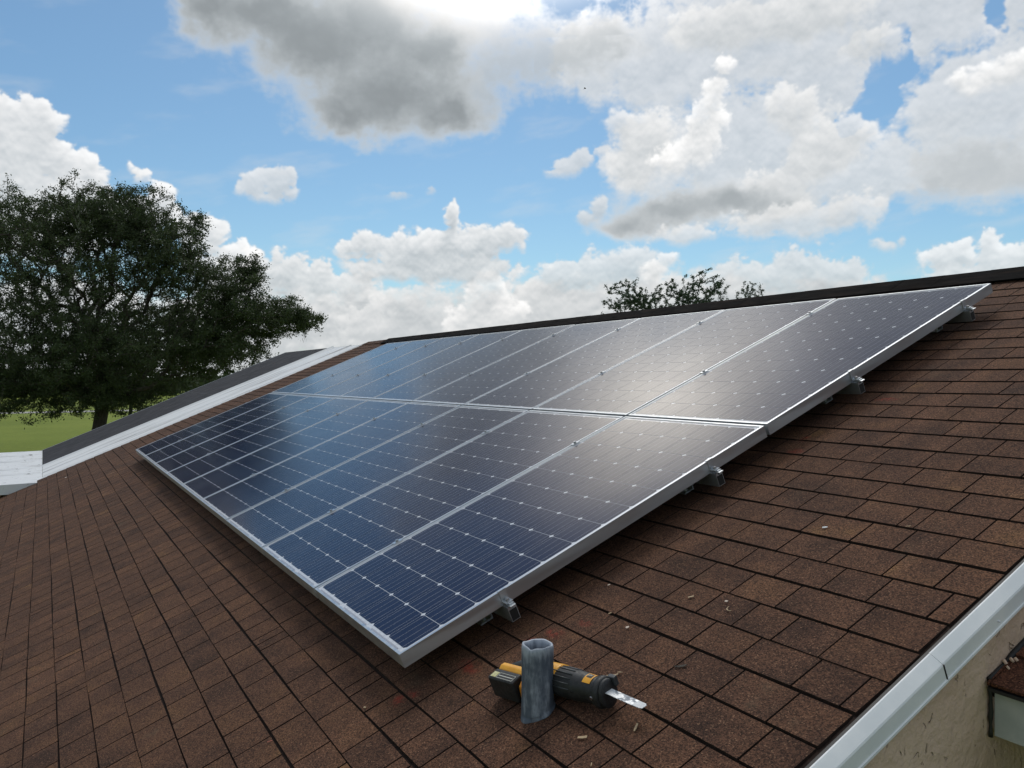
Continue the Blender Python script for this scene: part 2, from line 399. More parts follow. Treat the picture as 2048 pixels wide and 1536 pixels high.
def shingle_fn(t, b, tint=(1.36, 1.00, .79)):
    p = roofcoord(t)
    at = N(t, 'ShaderNodeAttribute', attribute_name='rnd').outputs['Fac']
    big = noise(t, vmth(t, 'MULTIPLY', p, (1.0, 1.4, 0.0)), 1.3, 3.0)
    # per-tab shift so colour blends differ from tab to tab
    off = N(t, 'ShaderNodeCombineXYZ', ins={0: mth(t, 'MULTIPLY', at, 37.0), 1: mth(t, 'MULTIPLY', at, 91.0)}).outputs[0]
    blend = noise(t, vmth(t, 'ADD', p, off), 5.5, 2.5, .5)
    k = mth(t, 'ADD', mth(t, 'MULTIPLY_ADD', at, .24, -.06), mth(t, 'MULTIPLY', blend, 1.05))
    k = mth(t, 'ADD', k, mth(t, 'MULTIPLY', mth(t, 'SUBTRACT', big, .5), .5))
    ramp = N(t, 'ShaderNodeValToRGB'); t.links.new(mth(t, 'SUBTRACT', k, .1), ramp.inputs[0]); cr = ramp.color_ramp
    cr.elements[0].position = .15; cr.elements[0].color = (.034, .0225, .018, 1)
    cr.elements[1].position = .92; cr.elements[1].color = (.120, .086, .045, 1)
    for q, c in ((.36, (.053, .0345, .0265, 1)), (.55, (.068, .044, .032, 1)), (.74, (.082, .054, .036, 1))):
        e = cr.elements.new(q); e.color = c
    # mineral granules
    v = N(t, 'ShaderNodeTexVoronoi', feature='F1', ins={'Vector': p, 'Scale': 260.0, 'Randomness': 1.0})
    gs = N(t, 'ShaderNodeSeparateColor', ins={0: v.outputs['Color']})
    g1 = smooth(t, gs.outputs[0], 0.0, 1.0, .42, 1.58)
    g2 = smooth(t, gs.outputs[1], .93, .97, 0.0, 1.0)
    c = vmth(t, 'MULTIPLY', ramp.outputs[0], N(t, 'ShaderNodeCombineXYZ', ins={0: g1, 1: g1, 2: g1}).outputs[0])
    c = mixc(t, mth(t, 'MULTIPLY', g2, .40), c, (.26, .20, .15))
    wash = smooth(t, noise(t, vmth(t, 'MULTIPLY', p, (5.0, .55, 1.0)), 1.0, 5.0, .6), .40, .70, .86, 1.12)
    c = vmth(t, 'MULTIPLY', c, N(t, 'ShaderNodeCombineXYZ', ins={0: wash, 1: wash, 2: wash}).outputs[0])
    bald = smooth(t, noise(t, p, 19.0, 5.0, .7), .66, .74)
    c = mixc(t, mth(t, 'MULTIPLY', bald, .45), c, (.022, .018, .016))
    # lichen-grey patches and red chalk-line smudges
    st = smooth(t, noise(t, p, 3.1, 6.0, .65), .60, .74)
    c = mixc(t, mth(t, 'MULTIPLY', st, .35), c, (.085, .082, .066))
    red = None
    for (x, y, rx, ry) in CHALK:
        q = vmth(t, 'MULTIPLY', vmth(t, 'SUBTRACT', p, (x, y, ROOF_Z)), (1 / rx, 1 / ry, 0))
        g = smooth(t, vmth(t, 'LENGTH', q), 0.0, 1.0, 1.0, 0.0)
        red = g if red is None else mth(t, 'MAXIMUM', red, g)
    rn = smooth(t, noise(t, p, 42.0, 4.0, .7), .38, .72)
    c = mixc(t, mth(t, 'MULTIPLY', mth(t, 'MULTIPLY', red, rn), .75), c, (.22, .030, .026))
    c = vmth(t, 'MULTIPLY', c, tint)
    t.links.new(c, b.inputs['Base Color'])
    b.inputs['Roughness'].default_value = .93
    bump(t, b, v.outputs['Distance'], .7, .0016)


M = {}
M['shingle'] = mat('shingle', (.09, .06, .045), .93, 0, .25, shingle_fn)
M['shingle_red'] = mat('reddish_shingle', (.09, .06, .045), .93, 0, .25, lambda t, b: shingle_fn(t, b, (1.5, .92, .70)))
M['deck'] = varied('asphalt_felt', (.016, .010, .008), (.028, .018, .014), 30, .95, spec=.15)
M['alu'] = varied('aluminium', (.52, .55, .58), (.62, .64, .66), 14, .38, .85, stretch=(1, .08, 1))
M['alu_dark'] = varied('mill_aluminium', (.46, .48, .51), (.56, .58, .60), 10, .42, .85, stretch=(.1, 1, 1))
M['steel'] = mat('stainless_steel', (.42, .42, .43), .35, 1.0)


def glassy(name, rgb, rough, c1=None):
    def fn(t, b):
        tc = N(t, 'ShaderNodeTexCoord').outputs['Object']
        wp = N(t, 'ShaderNodeNewGeometry').outputs['Position']
        dust = smooth(t, noise(t, wp, 5.0, 6.0, .65), .42, .8, 0.0, .035)
        t.links.new(mixc(t, dust, rgb, (.45, .43, .40)), b.inputs['Base Color'])
        t.links.new(smooth(t, noise(t, wp, 1.6, 4.0, .5), .3, .7, rough * .9, rough * 1.12), b.inputs['Roughness'])
        b.inputs['IOR'].default_value = 1.31
    return mat(name, rgb, rough, 0, .5, fn)


M['cell'] = glassy('solar_cell', (.0030, .0050, .034), .16)
M['back'] = glassy('backsheet', (.60, .62, .66), .16)
M['ribbon'] = glassy('busbar_ribbon', (.40, .41, .46), .16)
M['white'] = varied('white_trim', (.74, .77, .79), (.82, .84, .85), 6, .45, bmp=.05, bscale=60)
M['fascia'] = varied('fascia_paint', (.34, .37, .36), (.44, .46, .44), 9, .6, bmp=.1, bscale=70)


def stucco_fn(t, b):
    p = N(t, 'ShaderNodeNewGeometry').outputs['Position']
    f = smooth(t, noise(t, p, 3.0, 5.0), .3, .7)
    c = mixc(t, f, (.56, .405, .30), (.66, .50, .385))
    pk = smooth(t, noise(t, vmth(t, 'MULTIPLY', p, (1, .9, .6)), 30.0, 3.0, .5, .9), .64, .72)
    c = mixc(t, mth(t, 'MULTIPLY', pk, .28), c, (.20, .15, .11))
    t.links.new(c, b.inputs['Base Color'])
    h = mth(t, 'SUBTRACT', noise(t, p, 22.0, 6.0, .6), mth(t, 'MULTIPLY', pk, .8))
    bump(t, b, h, 1.0, .014)


M['stucco'] = mat('stucco', (.32, .26, .2), .9, 0, .3, stucco_fn)


def lead_fn(t, b):
    p = N(t, 'ShaderNodeTexCoord').outputs['Object']
    streak = noise(t, vmth(t, 'MULTIPLY', p, (34, 34, 7)), 1.0, 5.0, .65)
    patch = noise(t, p, 26.0, 4.0, .6)
    sz = N(t, 'ShaderNodeSeparateXYZ', ins={0: p}).outputs[2]
    k = mth(t, 'ADD', mth(t, 'MULTIPLY', streak, .80), mth(t, 'MULTIPLY', patch, .28))
    k = mth(t, 'ADD', k, smooth(t, sz, .165, .215, 0.0, .24))
    f = smooth(t, k, .50, .80)
    c = mixc(t, f, (.088, .108, .142), (.36, .40, .46))
    t.links.new(c, b.inputs['Base Color'])
    bump(t, b, k, .25, .003)


M['lead'] = mat('weathered_lead', (.1, .12, .15), .62, .25, .4, lead_fn)
M['black'] = varied('black_rubber', (.011, .012, .013), (.022, .023, .025), 40, .55, bmp=.1, bscale=300)
M['greyplast'] = varied('dark_grey_plastic', (.03, .035, .038), (.05, .055, .06), 30, .5)
M['yellow'] = varied('yellow_plastic', (.72, .32, .016), (.80, .38, .022), 25, .4)
M['orange'] = varied('worn_yellow_plastic', (.55, .20, .012), (.62, .24, .02), 25, .4)
M['ink'] = mat('black_ink', (.01, .01, .01), .6)
M['inkw'] = mat('pale_ink', (.62, .62, .55), .6)
M['blade'] = varied('dusty_blade', (.16, .19, .23), (.72, .74, .76), 38, .55, .2, stretch=(1, 1.6, 1), thr=(.46, .56))
M['chalkwhite'] = varied('chalky_white', (.62, .64, .66), (.78, .79, .80), 60, .8)
M['wood'] = varied('wood_chip', (.40, .29, .17), (.50, .38, .24), 60, .8)
M['paper'] = mat('pale_scrap', (.62, .52, .44), .8)
M['redscrap'] = mat('red_scrap', (.36, .11, .07), .7)
M['yellowscrap'] = mat('yellow_scrap', (.55, .35, .08), .6)
M['roll'] = varied('dark_roll_roofing', (.020, .021, .027), (.032, .032, .039), 2.2, .9, bmp=.25, bscale=220, spec=.3)
M['rollseam'] = mat('roll_seam', (.06, .06, .068), .9)
M['ridge'] = varied('ridge_cap', (.0040, .0036, .0036), (.020, .013, .010), 6, .95, bmp=.4, bscale=180, spec=.05, stretch=(.5, 2.5, 2.5), thr=(.45, .8))


def coat_fn(t, b):
    p = roofcoord(t)
    s1 = noise(t, vmth(t, 'MULTIPLY', p, (5.0, .5, 1.0)), 1.0, 7.0, .65)
    s2 = noise(t, p, 9.0, 6.0, .7)
    f = smooth(t, s1, .50, .64)
    c = mixc(t, mth(t, 'MULTIPLY', f, .55), (.72, .73, .74), (.26, .25, .25))
    f2 = smooth(t, s2, .68, .74)
    c = mixc(t, mth(t, 'MULTIPLY', f2, .75), c, (.10, .10, .10))
    t.links.new(c, b.inputs['Base Color'])
    bump(t, b, s1, .3, .01)


def coat_flat_fn(t, b):
    p = roofcoord(t)
    s1 = noise(t, vmth(t, 'MULTIPLY', p, (5.0, 1.2, 5.0)), 1.0, 7.0, .65)
    s2 = noise(t, p, 8.0, 6.0, .7)
    c = mixc(t, mth(t, 'MULTIPLY', smooth(t, s1, .56, .68), .6), (.68, .70, .72), (.26, .25, .24))
    c = mixc(t, mth(t, 'MULTIPLY', smooth(t, s2, .60, .66), .8), c, (.10, .10, .10))
    t.links.new(c, b.inputs['Base Color'])


M['coat'] = mat('white_roof_coating', (.7, .7, .7), .6, 0, .4, coat_fn)
M['coatflat'] = mat('white_flat_roof_coating', (.7, .7, .7), .6, 0, .4, coat_flat_fn)


def grass_fn(t, b):
    p = N(t, 'ShaderNodeNewGeometry').outputs['Position']
    f = noise(t, p, .09, 6.0, .6); f2 = noise(t, p, 2.5, 5.0, .7)
    c = mixc(t, smooth(t, f, .35, .65), (.150, .195, .024), (.195, .240, .034))
    c = mixc(t, smooth(t, f2, .3, .75, 0, .45), c, (.085, .115, .018))
    t.links.new(c, b.inputs['Base Color']); bump(t, b, f2, .6, .05)


M['grass'] = mat('lawn', (.1, .15, .03), .95, 0, .2, grass_fn)
M['road'] = varied('pale_road', (.30, .29, .27), (.38, .37, .34), .5, .9)
M['bark'] = varied('bark', (.040, .033, .027), (.075, .064, .052), 9, .95, bmp=.8, bscale=25, stretch=(2, 2, .4), bdist=.03)
M['moss'] = varied('hanging_moss', (.10, .115, .085), (.15, .16, .12), 9, .95)


def leaf_mat(name, c0, c1, c2):
    def fn(t, b):
        at = N(t, 'ShaderNodeAttribute', attribute_name='rnd').outputs['Fac']
        p = N(t, 'ShaderNodeNewGeometry').outputs['Position']
        cl = smooth(t, noise(t, p, .7, 3.0), .3, .7)
        c = mixc(t, at, c0, c1)
        c = mixc(t, mth(t, 'MULTIPLY', cl, .5), c, c2)
        t.links.new(c, b.inputs['Base Color'])
        tr = N(t, 'ShaderNodeBsdfTranslucent', ins={'Color': c})
        mx = N(t, 'ShaderNodeMixShader', ins={0: .32, 1: b.outputs[0], 2: tr.outputs[0]})
        t.links.new(mx.outputs[0], t.nodes['Material Output'].inputs[0])
    return mat(name, c0, .6, 0, .35, fn)


M['leaf'] = leaf_mat('oak_leaf', (.038, .060, .024), (.080, .112, .040), (.050, .070, .036))
M['leaf2'] = leaf_mat('small_leaf', (.045, .078, .040), (.080, .125, .060), (.05, .085, .055))

# ------------------------------------------------------------------ ground
GX = MB().add([(-1500, -1500, 0), (900, -1500, 0), (900, 1500, 0), (-1500, 1500, 0)], [(0, 1, 2, 3)])
g = GX.build('lawn', M['grass'], fix=False); tag(g, 'mown green lawn stretching away behind the houses', 'lawn', kind='structure')
rd = MB(); rd.box(-118.5, -113.5, -400, 400, -.05, .03)
r = rd.build('road', M['road']); tag(r, 'thin pale road across the far lawn', 'road', kind='structure')

# ------------------------------------------------------------------ house: deck, walls, trim
EAVE, RIDGE, XR, XL = -1.87, 4.65, 1.35, -12.32
roof = MB()
roof.box(XL, XR - .006, EAVE + .004, RIDGE, ROOF_Z - .030, ROOF_Z - .004)
roof = roof.build('roof', M['deck'], house)
roof.location = (0, 0, H0); roof.rotation_euler = (PITCH, 0, 0)
c_, s_ = math.cos(PITCH), math.sin(PITCH)


def toworld(x, y, z):
    return Vector((x, y * c_ - z * s_, y * s_ + z * c_ + H0))


rdg = toworld(0, RIDGE, ROOF_Z); eav = toworld(0, EAVE, ROOF_Z)
# the far slope behind the ridge
back_len = 6.6
bk = MB(); bk.box(XL, XR - .006, 0.03, back_len, -.026, 0)
bk = bk.build('rear_roof_slope', M['shingle'], house); bk.location = (0, rdg.y, rdg.z - .004); bk.rotation_euler = (-PITCH, 0, 0)
# gable wall (stucco) under the rake, with a real thickness
wz = lambda Y: Y * math.tan(PITCH) + (ROOF_Z - .07) / c_ + H0
yb = rdg.y + back_len * c_
gw = MB()
prof = [(eav.y + .35, 0), (yb - .35, 0), (yb - .35, wz(2 * rdg.y - yb + .35)), (rdg.y, wz(rdg.y)), (eav.y + .35, wz(eav.y + .35))]
gw.extrude(prof, 1.372, 1.22, 'x')
gw.build('gable_wall', M['stucco'], house)
ww = MB(); ww.box(XL + .2, 1.215, eav.y + .35, eav.y + .55, 0, eav.z - .12)
ww.build('eave_wall', M['stucco'], house)
fw = MB(); fw.extrude(prof, XL + .35, XL + .2, 'x'); fw.build('far_gable_wall', M['stucco'], house)
# rake trim in two lengths with a lap seam, built in the roof frame
RS = .985
trim_prof = [(1.352, -.1565), (1.358, -.1545), (1.364, -.159), (1.386, -.1765), (1.3885, -.181), (1.3885, -.222), (1.392, -.2235), (1.392, -.230), (1.374, -.230), (1.374, -.185), (1.352, -.170)]
for (a, b_, dx) in ((EAVE - .01, RS, 0.0), (RS + .003, RIDGE, -.0015)):
    t_ = MB(); t_.extrude([(x + dx, z + dx * .5) for (x, z) in trim_prof], a, b_)
    t_.build('rake_trim', M['white'], roof)
sm = MB(); sm.box(1.3862, 1.3895, RS - .001, RS + .004, -.226, -.179); sm.build('trim_seam', M['ink'], roof)
de = MB(); de.box(1.340, 1.3535, EAVE, RIDGE, ROOF_Z - .012, ROOF_Z + .0005); de.build('drip_edge', M['ink'], roof)
ef = MB(); ef.box(XL, XR, eav.y - .02, eav.y + .012, eav.z - .17, eav.z - .02); ef.build('eave_fascia', M['white'], house)

for i in range(9):
    yy = -1.5 + i * .70 + random.uniform(-.05, .05); nb = MB(); nb.tube([(1.3884, yy, -.205 + random.uniform(-.01, .008)), (1.3896, yy, -.205)], .0035, 8); nb.build('nail_head', M['alu_dark'], roof)

# ------------------------------------------------------------------ shingles
EXPO, Y0 = .1445, -.464
tabs = []
k0 = math.ceil((EAVE - Y0) / EXPO) - 1
for k in range(k0, int((RIDGE - Y0) / EXPO) + 1):
    y0 = max(Y0 + k * EXPO, EAVE); y1 = min(Y0 + (k + 1) * EXPO, RIDGE)
    if y1 - y0 < .03: continue
    x = XR - random.uniform(.06, .26)
    edges = [XR - .020 + random.uniform(-.006, .006)]
    while x > XL + .05:
        edges.append(x)
        rr = random.random()
        x -= random.uniform(.055, .09) if rr < .07 else (random.uniform(.15, .235) if rr < .88 else random.uniform(.235, .33))
    edges.append(XL)
    ph = random.uniform(0, 6.28)
    lastlift = 0
    for i in range(len(edges) - 1):
        xa, xb = edges[i + 1], edges[i]
        wob = lambda q: .0022 * math.sin(q * 2.1 + ph) + .0013 * math.sin(q * 7.3 + ph * 2)
        lift = random.uniform(.0050, .0060)
        gap = random.choice((.0024, .0028, .0034) if y0 < -.15 else (.0016, .0020, .0025))
        gy = (.0054 if y0 < -.15 else .0048) + random.uniform(-.0005, .0007)
        tabs.append((xa + gap, xb - gap if i else xb, y0 + wob(xa) + random.uniform(-.001, .001), y0 + wob(xb) + random.uniform(-.001, .001), y1 - gy + wob(xa), y1 - gy + wob(xb), lift, random.random()))


def shingle_verts(tb):
    xa, xb, ya, ybb, yc, yd, lift, rn = tb
    z = ROOF_Z; e1 = random.uniform(-.001, .001)
    return [(xa, ya, z - .003), (xb, ybb, z - .003), (xb, yd, z - .003), (xa, yc, z - .003),
            (xa + .001, ya + .0015, z + lift), (xb - .001, ybb + .0015, z + lift + e1), (xb - .001, yd, z + .0015), (xa + .001, yc, z + .0015)]


SF = [(4, 5, 6, 7), (0, 1, 5, 4), (1, 2, 6, 5), (2, 3, 7, 6), (3, 0, 4, 7)]
OL = toworld  # alias


def proj_area(tb):
    xa, xb, ya, ybb, yc, yd, lift, rn = tb
    pts = []
    for (x, y) in ((xa, ya), (xb, ybb), (xb, yd), (xa, yc)):
        d = toworld(x, y, ROOF_Z) - CAM; dz = d.dot(FWD)
        if dz < .2: return 0
        pts.append((1024 + F * d.dot(RIGHT) / dz, 768 + F * d.dot(DOWN) / dz))
    cx = sum(p[0] for p in pts) / 4; cy = sum(p[1] for p in pts) / 4
    if not (-20 < cx < 2068 and 400 < cy < 1556): return 0
    # hidden below the panels?
    yc_, xc_ = (ya + yc) / 2, (xa + xb) / 2
    ol = Vector((2.685, -.624, 1.321)); p = Vector((xc_, yc_, ROOF_Z)); t = (0 - p.z) / (ol.z - p.z); h = p + (ol - p) * t
    if -9.4 < h.x < 0 and 0 < h.y < 3.93: return 0
    return abs(sum(pts[i][0] * pts[(i + 1) % 4][1] - pts[(i + 1) % 4][0] * pts[i][1] for i in range(4))) / 2


areas = [proj_area(t_) for t_ in tabs]
order = sorted(range(len(tabs)), key=lambda i: -areas[i])
single = set(i for i in order[:298] if areas[i] > 0)
V, Fq, A = [], [], []
for i, tb in enumerate(tabs):
    vv = shingle_verts(tb)
    if i in single:
        cx, cy = (tb[0] + tb[1]) / 2, (tb[2] + tb[4]) / 2
        me = bpy.data.meshes.new('shingle'); me.from_pydata([(a - cx, b_ - cy, z - ROOF_Z) for (a, b_, z) in vv], [], SF); me.materials.append(M['shingle'])
        me.materials.append(M['deck'])
        at = me.attributes.new('rnd', 'FLOAT', 'FACE'); at.data.foreach_set('value', [tb[7]] * 5)
        for p in me.polygons: p.material_index = 0 if p.index == 0 else 1
        o = link(bpy.data.objects.new('shingle', me), roof); o.location = (cx, cy, ROOF_Z)
    else:
        k = len(V); V += vv; Fq += [[q + k for q in f] for f in SF]; A += [tb[7]] * 5
sf = np_mesh('shingle_field', np.array(V), np.array(Fq), M['shingle'], roof, np.array(A))
sf.data.materials.append(M['deck'])
sf.data.polygons.foreach_set('material_index', np.tile(np.array([0, 1, 1, 1, 1], dtype=np.int32), len(Fq) // 5))
sf['kind'] = 'stuff'

# ridge vent: overlapping dark cap pieces on a raised vent strip
rv = MB()
rv.extrude([(4.47, ROOF_Z + .004), (4.47, ROOF_Z + .016), (RIDGE, ROOF_Z + .030), (RIDGE, ROOF_Z + .004)], -11.20, 1.36, 'x')
rv = rv.build('ridge_vent', M['ridge'], roof)
x = -11.22; n = 0
while x < 1.30:
    x2 = min(x + .30 + random.uniform(-.015, .015), 1.375)
    e = random.uniform(-.001, .001); yy = 4.45 + random.uniform(-.003, .003)
    cp = MB()
    zz = ROOF_Z + .020 + e
    cp.extrude([(yy, zz - .003), (yy, zz + .004), (RIDGE - .03, zz + .016), (RIDGE + .010, zz + .018), (RIDGE + .16, zz - .08), (RIDGE + .16, zz - .086), (RIDGE, zz + .006)], x, x2 - .002, 'x')
    cp.build('ridge_cap', M['ridge'], rv, bevel=0)
    x = x2
# first brown caps left of the vent
for i in range(4):
    xa = -12.30 + i * .27
    cp = MB(); zz = ROOF_Z + .010 + .001 * i
    cp.extrude([(RIDGE - .14, zz - .004), (RIDGE - .14, zz + .003), (RIDGE + .005, zz + .010), (RIDGE + .14, zz - .06), (RIDGE + .14, zz - .066)], xa, xa + .265, 'x')
    cp.build('ridge_cap', M['shingle'], roof)

# ------------------------------------------------------------------ adjoining roof to the left
adj = tag(empty('adjoining_roof', (-15, 0, 0)), 'adjoining roof with white coated strip and dark rolled roofing left of the panels', 'roof')
AX0, AX1, AX2 = -12.34, -14.55, -18.35
AY0 = -1.26
holder = empty('roof_slope', (15, 0, H0), (PITCH, 0, 0), adj)
b_ = MB(); b_.box(AX1, AX0, AY0, 4.62, -.30, -.175); b_.build('white_strip', M['coat'], holder)
for xx, wd, hh in ((AX0 - .09, .09, .022), (AX1 + .10, .10, .03), (-13.30, .05, .014)):
    b_ = MB(); b_.extrude([(xx - wd, -.176), (xx - wd * .5, -.175 + hh), (xx, -.176)], AY0, 4.65); b_.build('raised_seam', M['coat'], holder)
b_ = MB(); b_.box(AX2, AX1 - .003, AY0, 4.62, -.30, -.172); dk = b_.build('dark_roofing', M['roll'], holder)
for yy in (-.35, .62, 1.6, 2.57, 3.55):
    pass
for xx in (-15.5, -16.5, -17.5):
    b_ = MB(); b_.box(xx, xx + .012, AY0, 4.62, -.173, -.1695); b_.build('roll_seam', M['rollseam'], holder)
b_ = MB(); b_.box(AX2, AX1 - .01, 2.02, 2.035, -.173, -.1685); b_.build('roll_seam', M['rollseam'], holder)
b_ = MB(); b_.box(AX2 - .03, AX2 - .002, AY0 - .02, 4.62, -.33, -.168); b_.build('edge_trim', M['alu_dark'], holder)
e0 = toworld(0, AY0, -.175)
b_ = MB(); b_.extrude([(4.62 * c_ + .1675 * s_, toworld(0, 4.62, -.175).z), (11.0, toworld(0, 4.62, -.175).z - (11.0 - 4.62) * math.tan(PITCH)), (11.0, toworld(0, 4.62, -.3).z - (11.0 - 4.62) * math.tan(PITCH)), (4.62, toworld(0, 4.62, -.32).z)], AX2 + 15, AX0 + 15, 'x')
b_.build('rear_slope', M['roll'], adj)
b_ = MB(); b_.box(AX2 + 15 + .25, AX0 + 15 - .1, e0.y + .35, 10.4, 0, e0.z - .15); b_.build('wall', M['stucco'], adj)
# lower white flat roof
fl = tag(empty('flat_roof', (-15.4, -2.6, 0)), 'low white coated flat roof with grey streaks beside the lawn', 'roof')
fz = e0.z - .01
b_ = MB(); b_.extrude([(-2.4, fz - .16), (-2.4, fz - .05), (e0.y + 2.6 - .004, fz), (e0.y + 2.6 - .004, fz - .16)], AX2 + 15.4 - .05, AX0 + 15.4 + .33, 'x'); b_.build('roof_sheet', M['coatflat'], fl)
for xx in (-1.85, -.55, 1.05, 2.0):
    b_ = MB(); b_.extrude([(xx - .06, fz - .004), (xx, fz + .022), (xx + .06, fz - .004)], -.9, e0.y + 2.6 - .03); b_.build('raised_seam', M['coatflat'], fl)
b_ = MB(); b_.box(AX2 + 15.4 + .2, AX0 + 15.4 - .2, -2.0, e0.y + 2.6 - .01, 0, fz - .165); b_.build('wall', M['stucco'], fl)
# grey end block where the white roof meets the eave
b_ = MB(); b_.box(-12.30, -12.06, -1.72, -1.50, fz - .16, fz - .035); o = b_.build('concrete_block', varied('grey_block', (.26, .27, .26), (.36, .36, .34), 12, .9), bevel=.006)
tag(o, 'grey block wedged between the shingle corner and the white flat roof', 'block')

# ------------------------------------------------------------------ solar panels
PW, PH, GXP, GYP = 1.036, 1.956, .016, .020
FH = .056
array_frame = (0, 0, H0)


def roof_empty(name, x, y, z=0):
    p = toworld(x, y, z)
    return empty(name, p, (PITCH, 0, 0))


def frame_mesh():
    o = MB(); lip = .0115; zt = 0.0; zg = -.0022; zb = -FH; th = .0022
    # each bar: outer wall, top lip; mitred ring built from loops of the rectangle
    def ring(ins, z): return [(-PW + ins, ins, z), (-ins, ins, z), (-ins, PH - ins, z), (-PW + ins, PH - ins, z)]
    loops = [ring(0.0006, zt), ring(lip, zt), ring(lip, zg - .004), ring(.0024, zg - .006), ring(.0024, zb + .002), ring(.028, zb + .002), ring(.028, zb), ring(0, zb), ring(0, zt - .0006)]
    vs_ = [v for l in loops for v in l]; fs = []
    L = len(loops)
    for i in range(L):
        j = (i + 1) % L
        for k in range(4):
            fs.append((i * 4 + k, i * 4 + (k + 1) % 4, j * 4 + (k + 1) % 4, j * 4 + k))
    o.add(vs_, fs)
    me = o.mesh('frame', M['alu'])
    bm = bmesh.new(); bm.from_mesh(me); bmesh.ops.recalc_face_normals(bm, faces=bm.faces); bm.to_mesh(me); bm.free()
    return me


me_frame = frame_mesh()
bs = MB(); bs.box(-PW + .0118, -.0118, .0118, PH - .0118, -.0060, -.0032); me_back = bs.mesh('laminate', M['back'])
MX, MY = .022, .030
CPX, CPY = (PW - 2 * MX) / 6, (PH - 2 * MY) / 12
ch = .0105; hx, hy = CPX / 2 - .0014, CPY / 2 - .0014
oc = [(-hx + ch, -hy), (hx - ch, -hy), (hx, -hy + ch), (hx, hy - ch), (hx - ch, hy), (-hx + ch, hy), (-hx, hy - ch), (-hx, -hy + ch)]
cb = MB(); cb.add([(a, b_, 0) for a, b_ in oc] + [(a, b_, -.0007) for a, b_ in oc], [tuple(range(8))] + [(i, i + 8, (i + 1) % 8 + 8, (i + 1) % 8) for i in range(8)])
me_cell = cb.mesh('solar_cell', M['cell'])
rb = MB()
for ci in range(6):
    x0 = -PW + MX + (ci + .5) * CPX
    for q in (-.375, -.125, .125, .375):
        xx = x0 + q * CPX
        rb.add([(xx - .0006, MY * .62, -.0019), (xx + .0006, MY * .62, -.0019), (xx + .0006, PH - MY * .62, -.0019), (xx - .0006, PH - MY * .62, -.0019)], [(0, 1, 2, 3)])
for ci in range(3):
    for yy in (MY * .55, PH - MY * .55):
        xa = -PW + MX + ci * 2 * CPX + (.03 if yy < 1 else .03); xb = xa + 2 * CPX - .06
        rb.add([(xa, yy - .003, -.0017), (xb, yy - .003, -.0017), (xb, yy + .003, -.0017), (xa, yy + .003, -.0017)], [(0, 1, 2, 3)])
me_rib = rb.mesh('busbar_ribbons', M['ribbon'])
ordn = ['nearest', 'second', 'third', 'fourth', 'fifth', 'sixth', 'seventh', 'eighth', 'farthest']
for row in (0, 1):
    for ci in range(9):
        x = -ci * (PW + GXP); y = row * (PH + GYP)
        e = roof_empty('solar_panel', x, y, random.uniform(-.0008, .0008))
        e.rotation_euler = (PITCH + random.uniform(-.0006, .0006), random.uniform(-.0010, .0010), 0)
        rn = ('lower', 'upper')[row]
        if ci == 0: lab = f'dark blue solar panel at the near right end of the {rn} row'
        elif ci == 8: lab = f'solar panel at the far left end of the {rn} row, beside the exposed shingles'
        else: lab = f'solar panel in the {rn} row, {ordn[ci]} from the near right end'
        tag(e, lab, 'solar panel', 'solar panels mounted in two rows on the roof')
        link(bpy.data.objects.new('frame', me_frame), e)
        lam = link(bpy.data.objects.new('laminate', me_back), e)
        for a in range(6):
            for b_ in range(12):
                c = link(bpy.data.objects.new('solar_cell', me_cell), lam)
                c.location = (-PW + MX + (a + .5) * CPX, MY + (b_ + .5) * CPY, -.0025)
        rbo = link(bpy.data.objects.new('busbar_ribbons', me_rib), lam); rbo['kind'] = 'stuff'

# ------------------------------------------------------------------ mounting rails with clamps and feet
RAILS = [(.449, 'lowest aluminium mounting rail, its end below the near corner of the lower panel row'),
         (1.587, 'aluminium mounting rail under the top of the lower panel row, second up the slope'),
         (2.616, 'aluminium mounting rail under the bottom of the upper panel row, third up the slope'),
         (3.637, 'topmost aluminium mounting rail, its end just below the ridge')]
XE = -(9 * (PW + GXP) - GXP)
mc = MB(); mc.box(-.0150, .0150, -.024, .024, .0006, .0042).box(-.0035, .0035, -.018, .018, -.056, .0006)
me_mid = mc.mesh('mid_clamp', M['alu'])
bt = MB(); bt.tube([(0, 0, .0038), (0, 0, .0130)], .0085, 6); me_bolt = bt.mesh('bolt', M['steel'])
ec = MB()
ec.extrude([(-.010, .0007), (-.010, .0032), (.0035, .0032), (.0035, -.040), (.034, -.040), (.034, -.0440), (.0008, -.0440), (.0008, .0007)], -.016, .016)
me_end = ec.mesh('end_clamp', M['alu'])
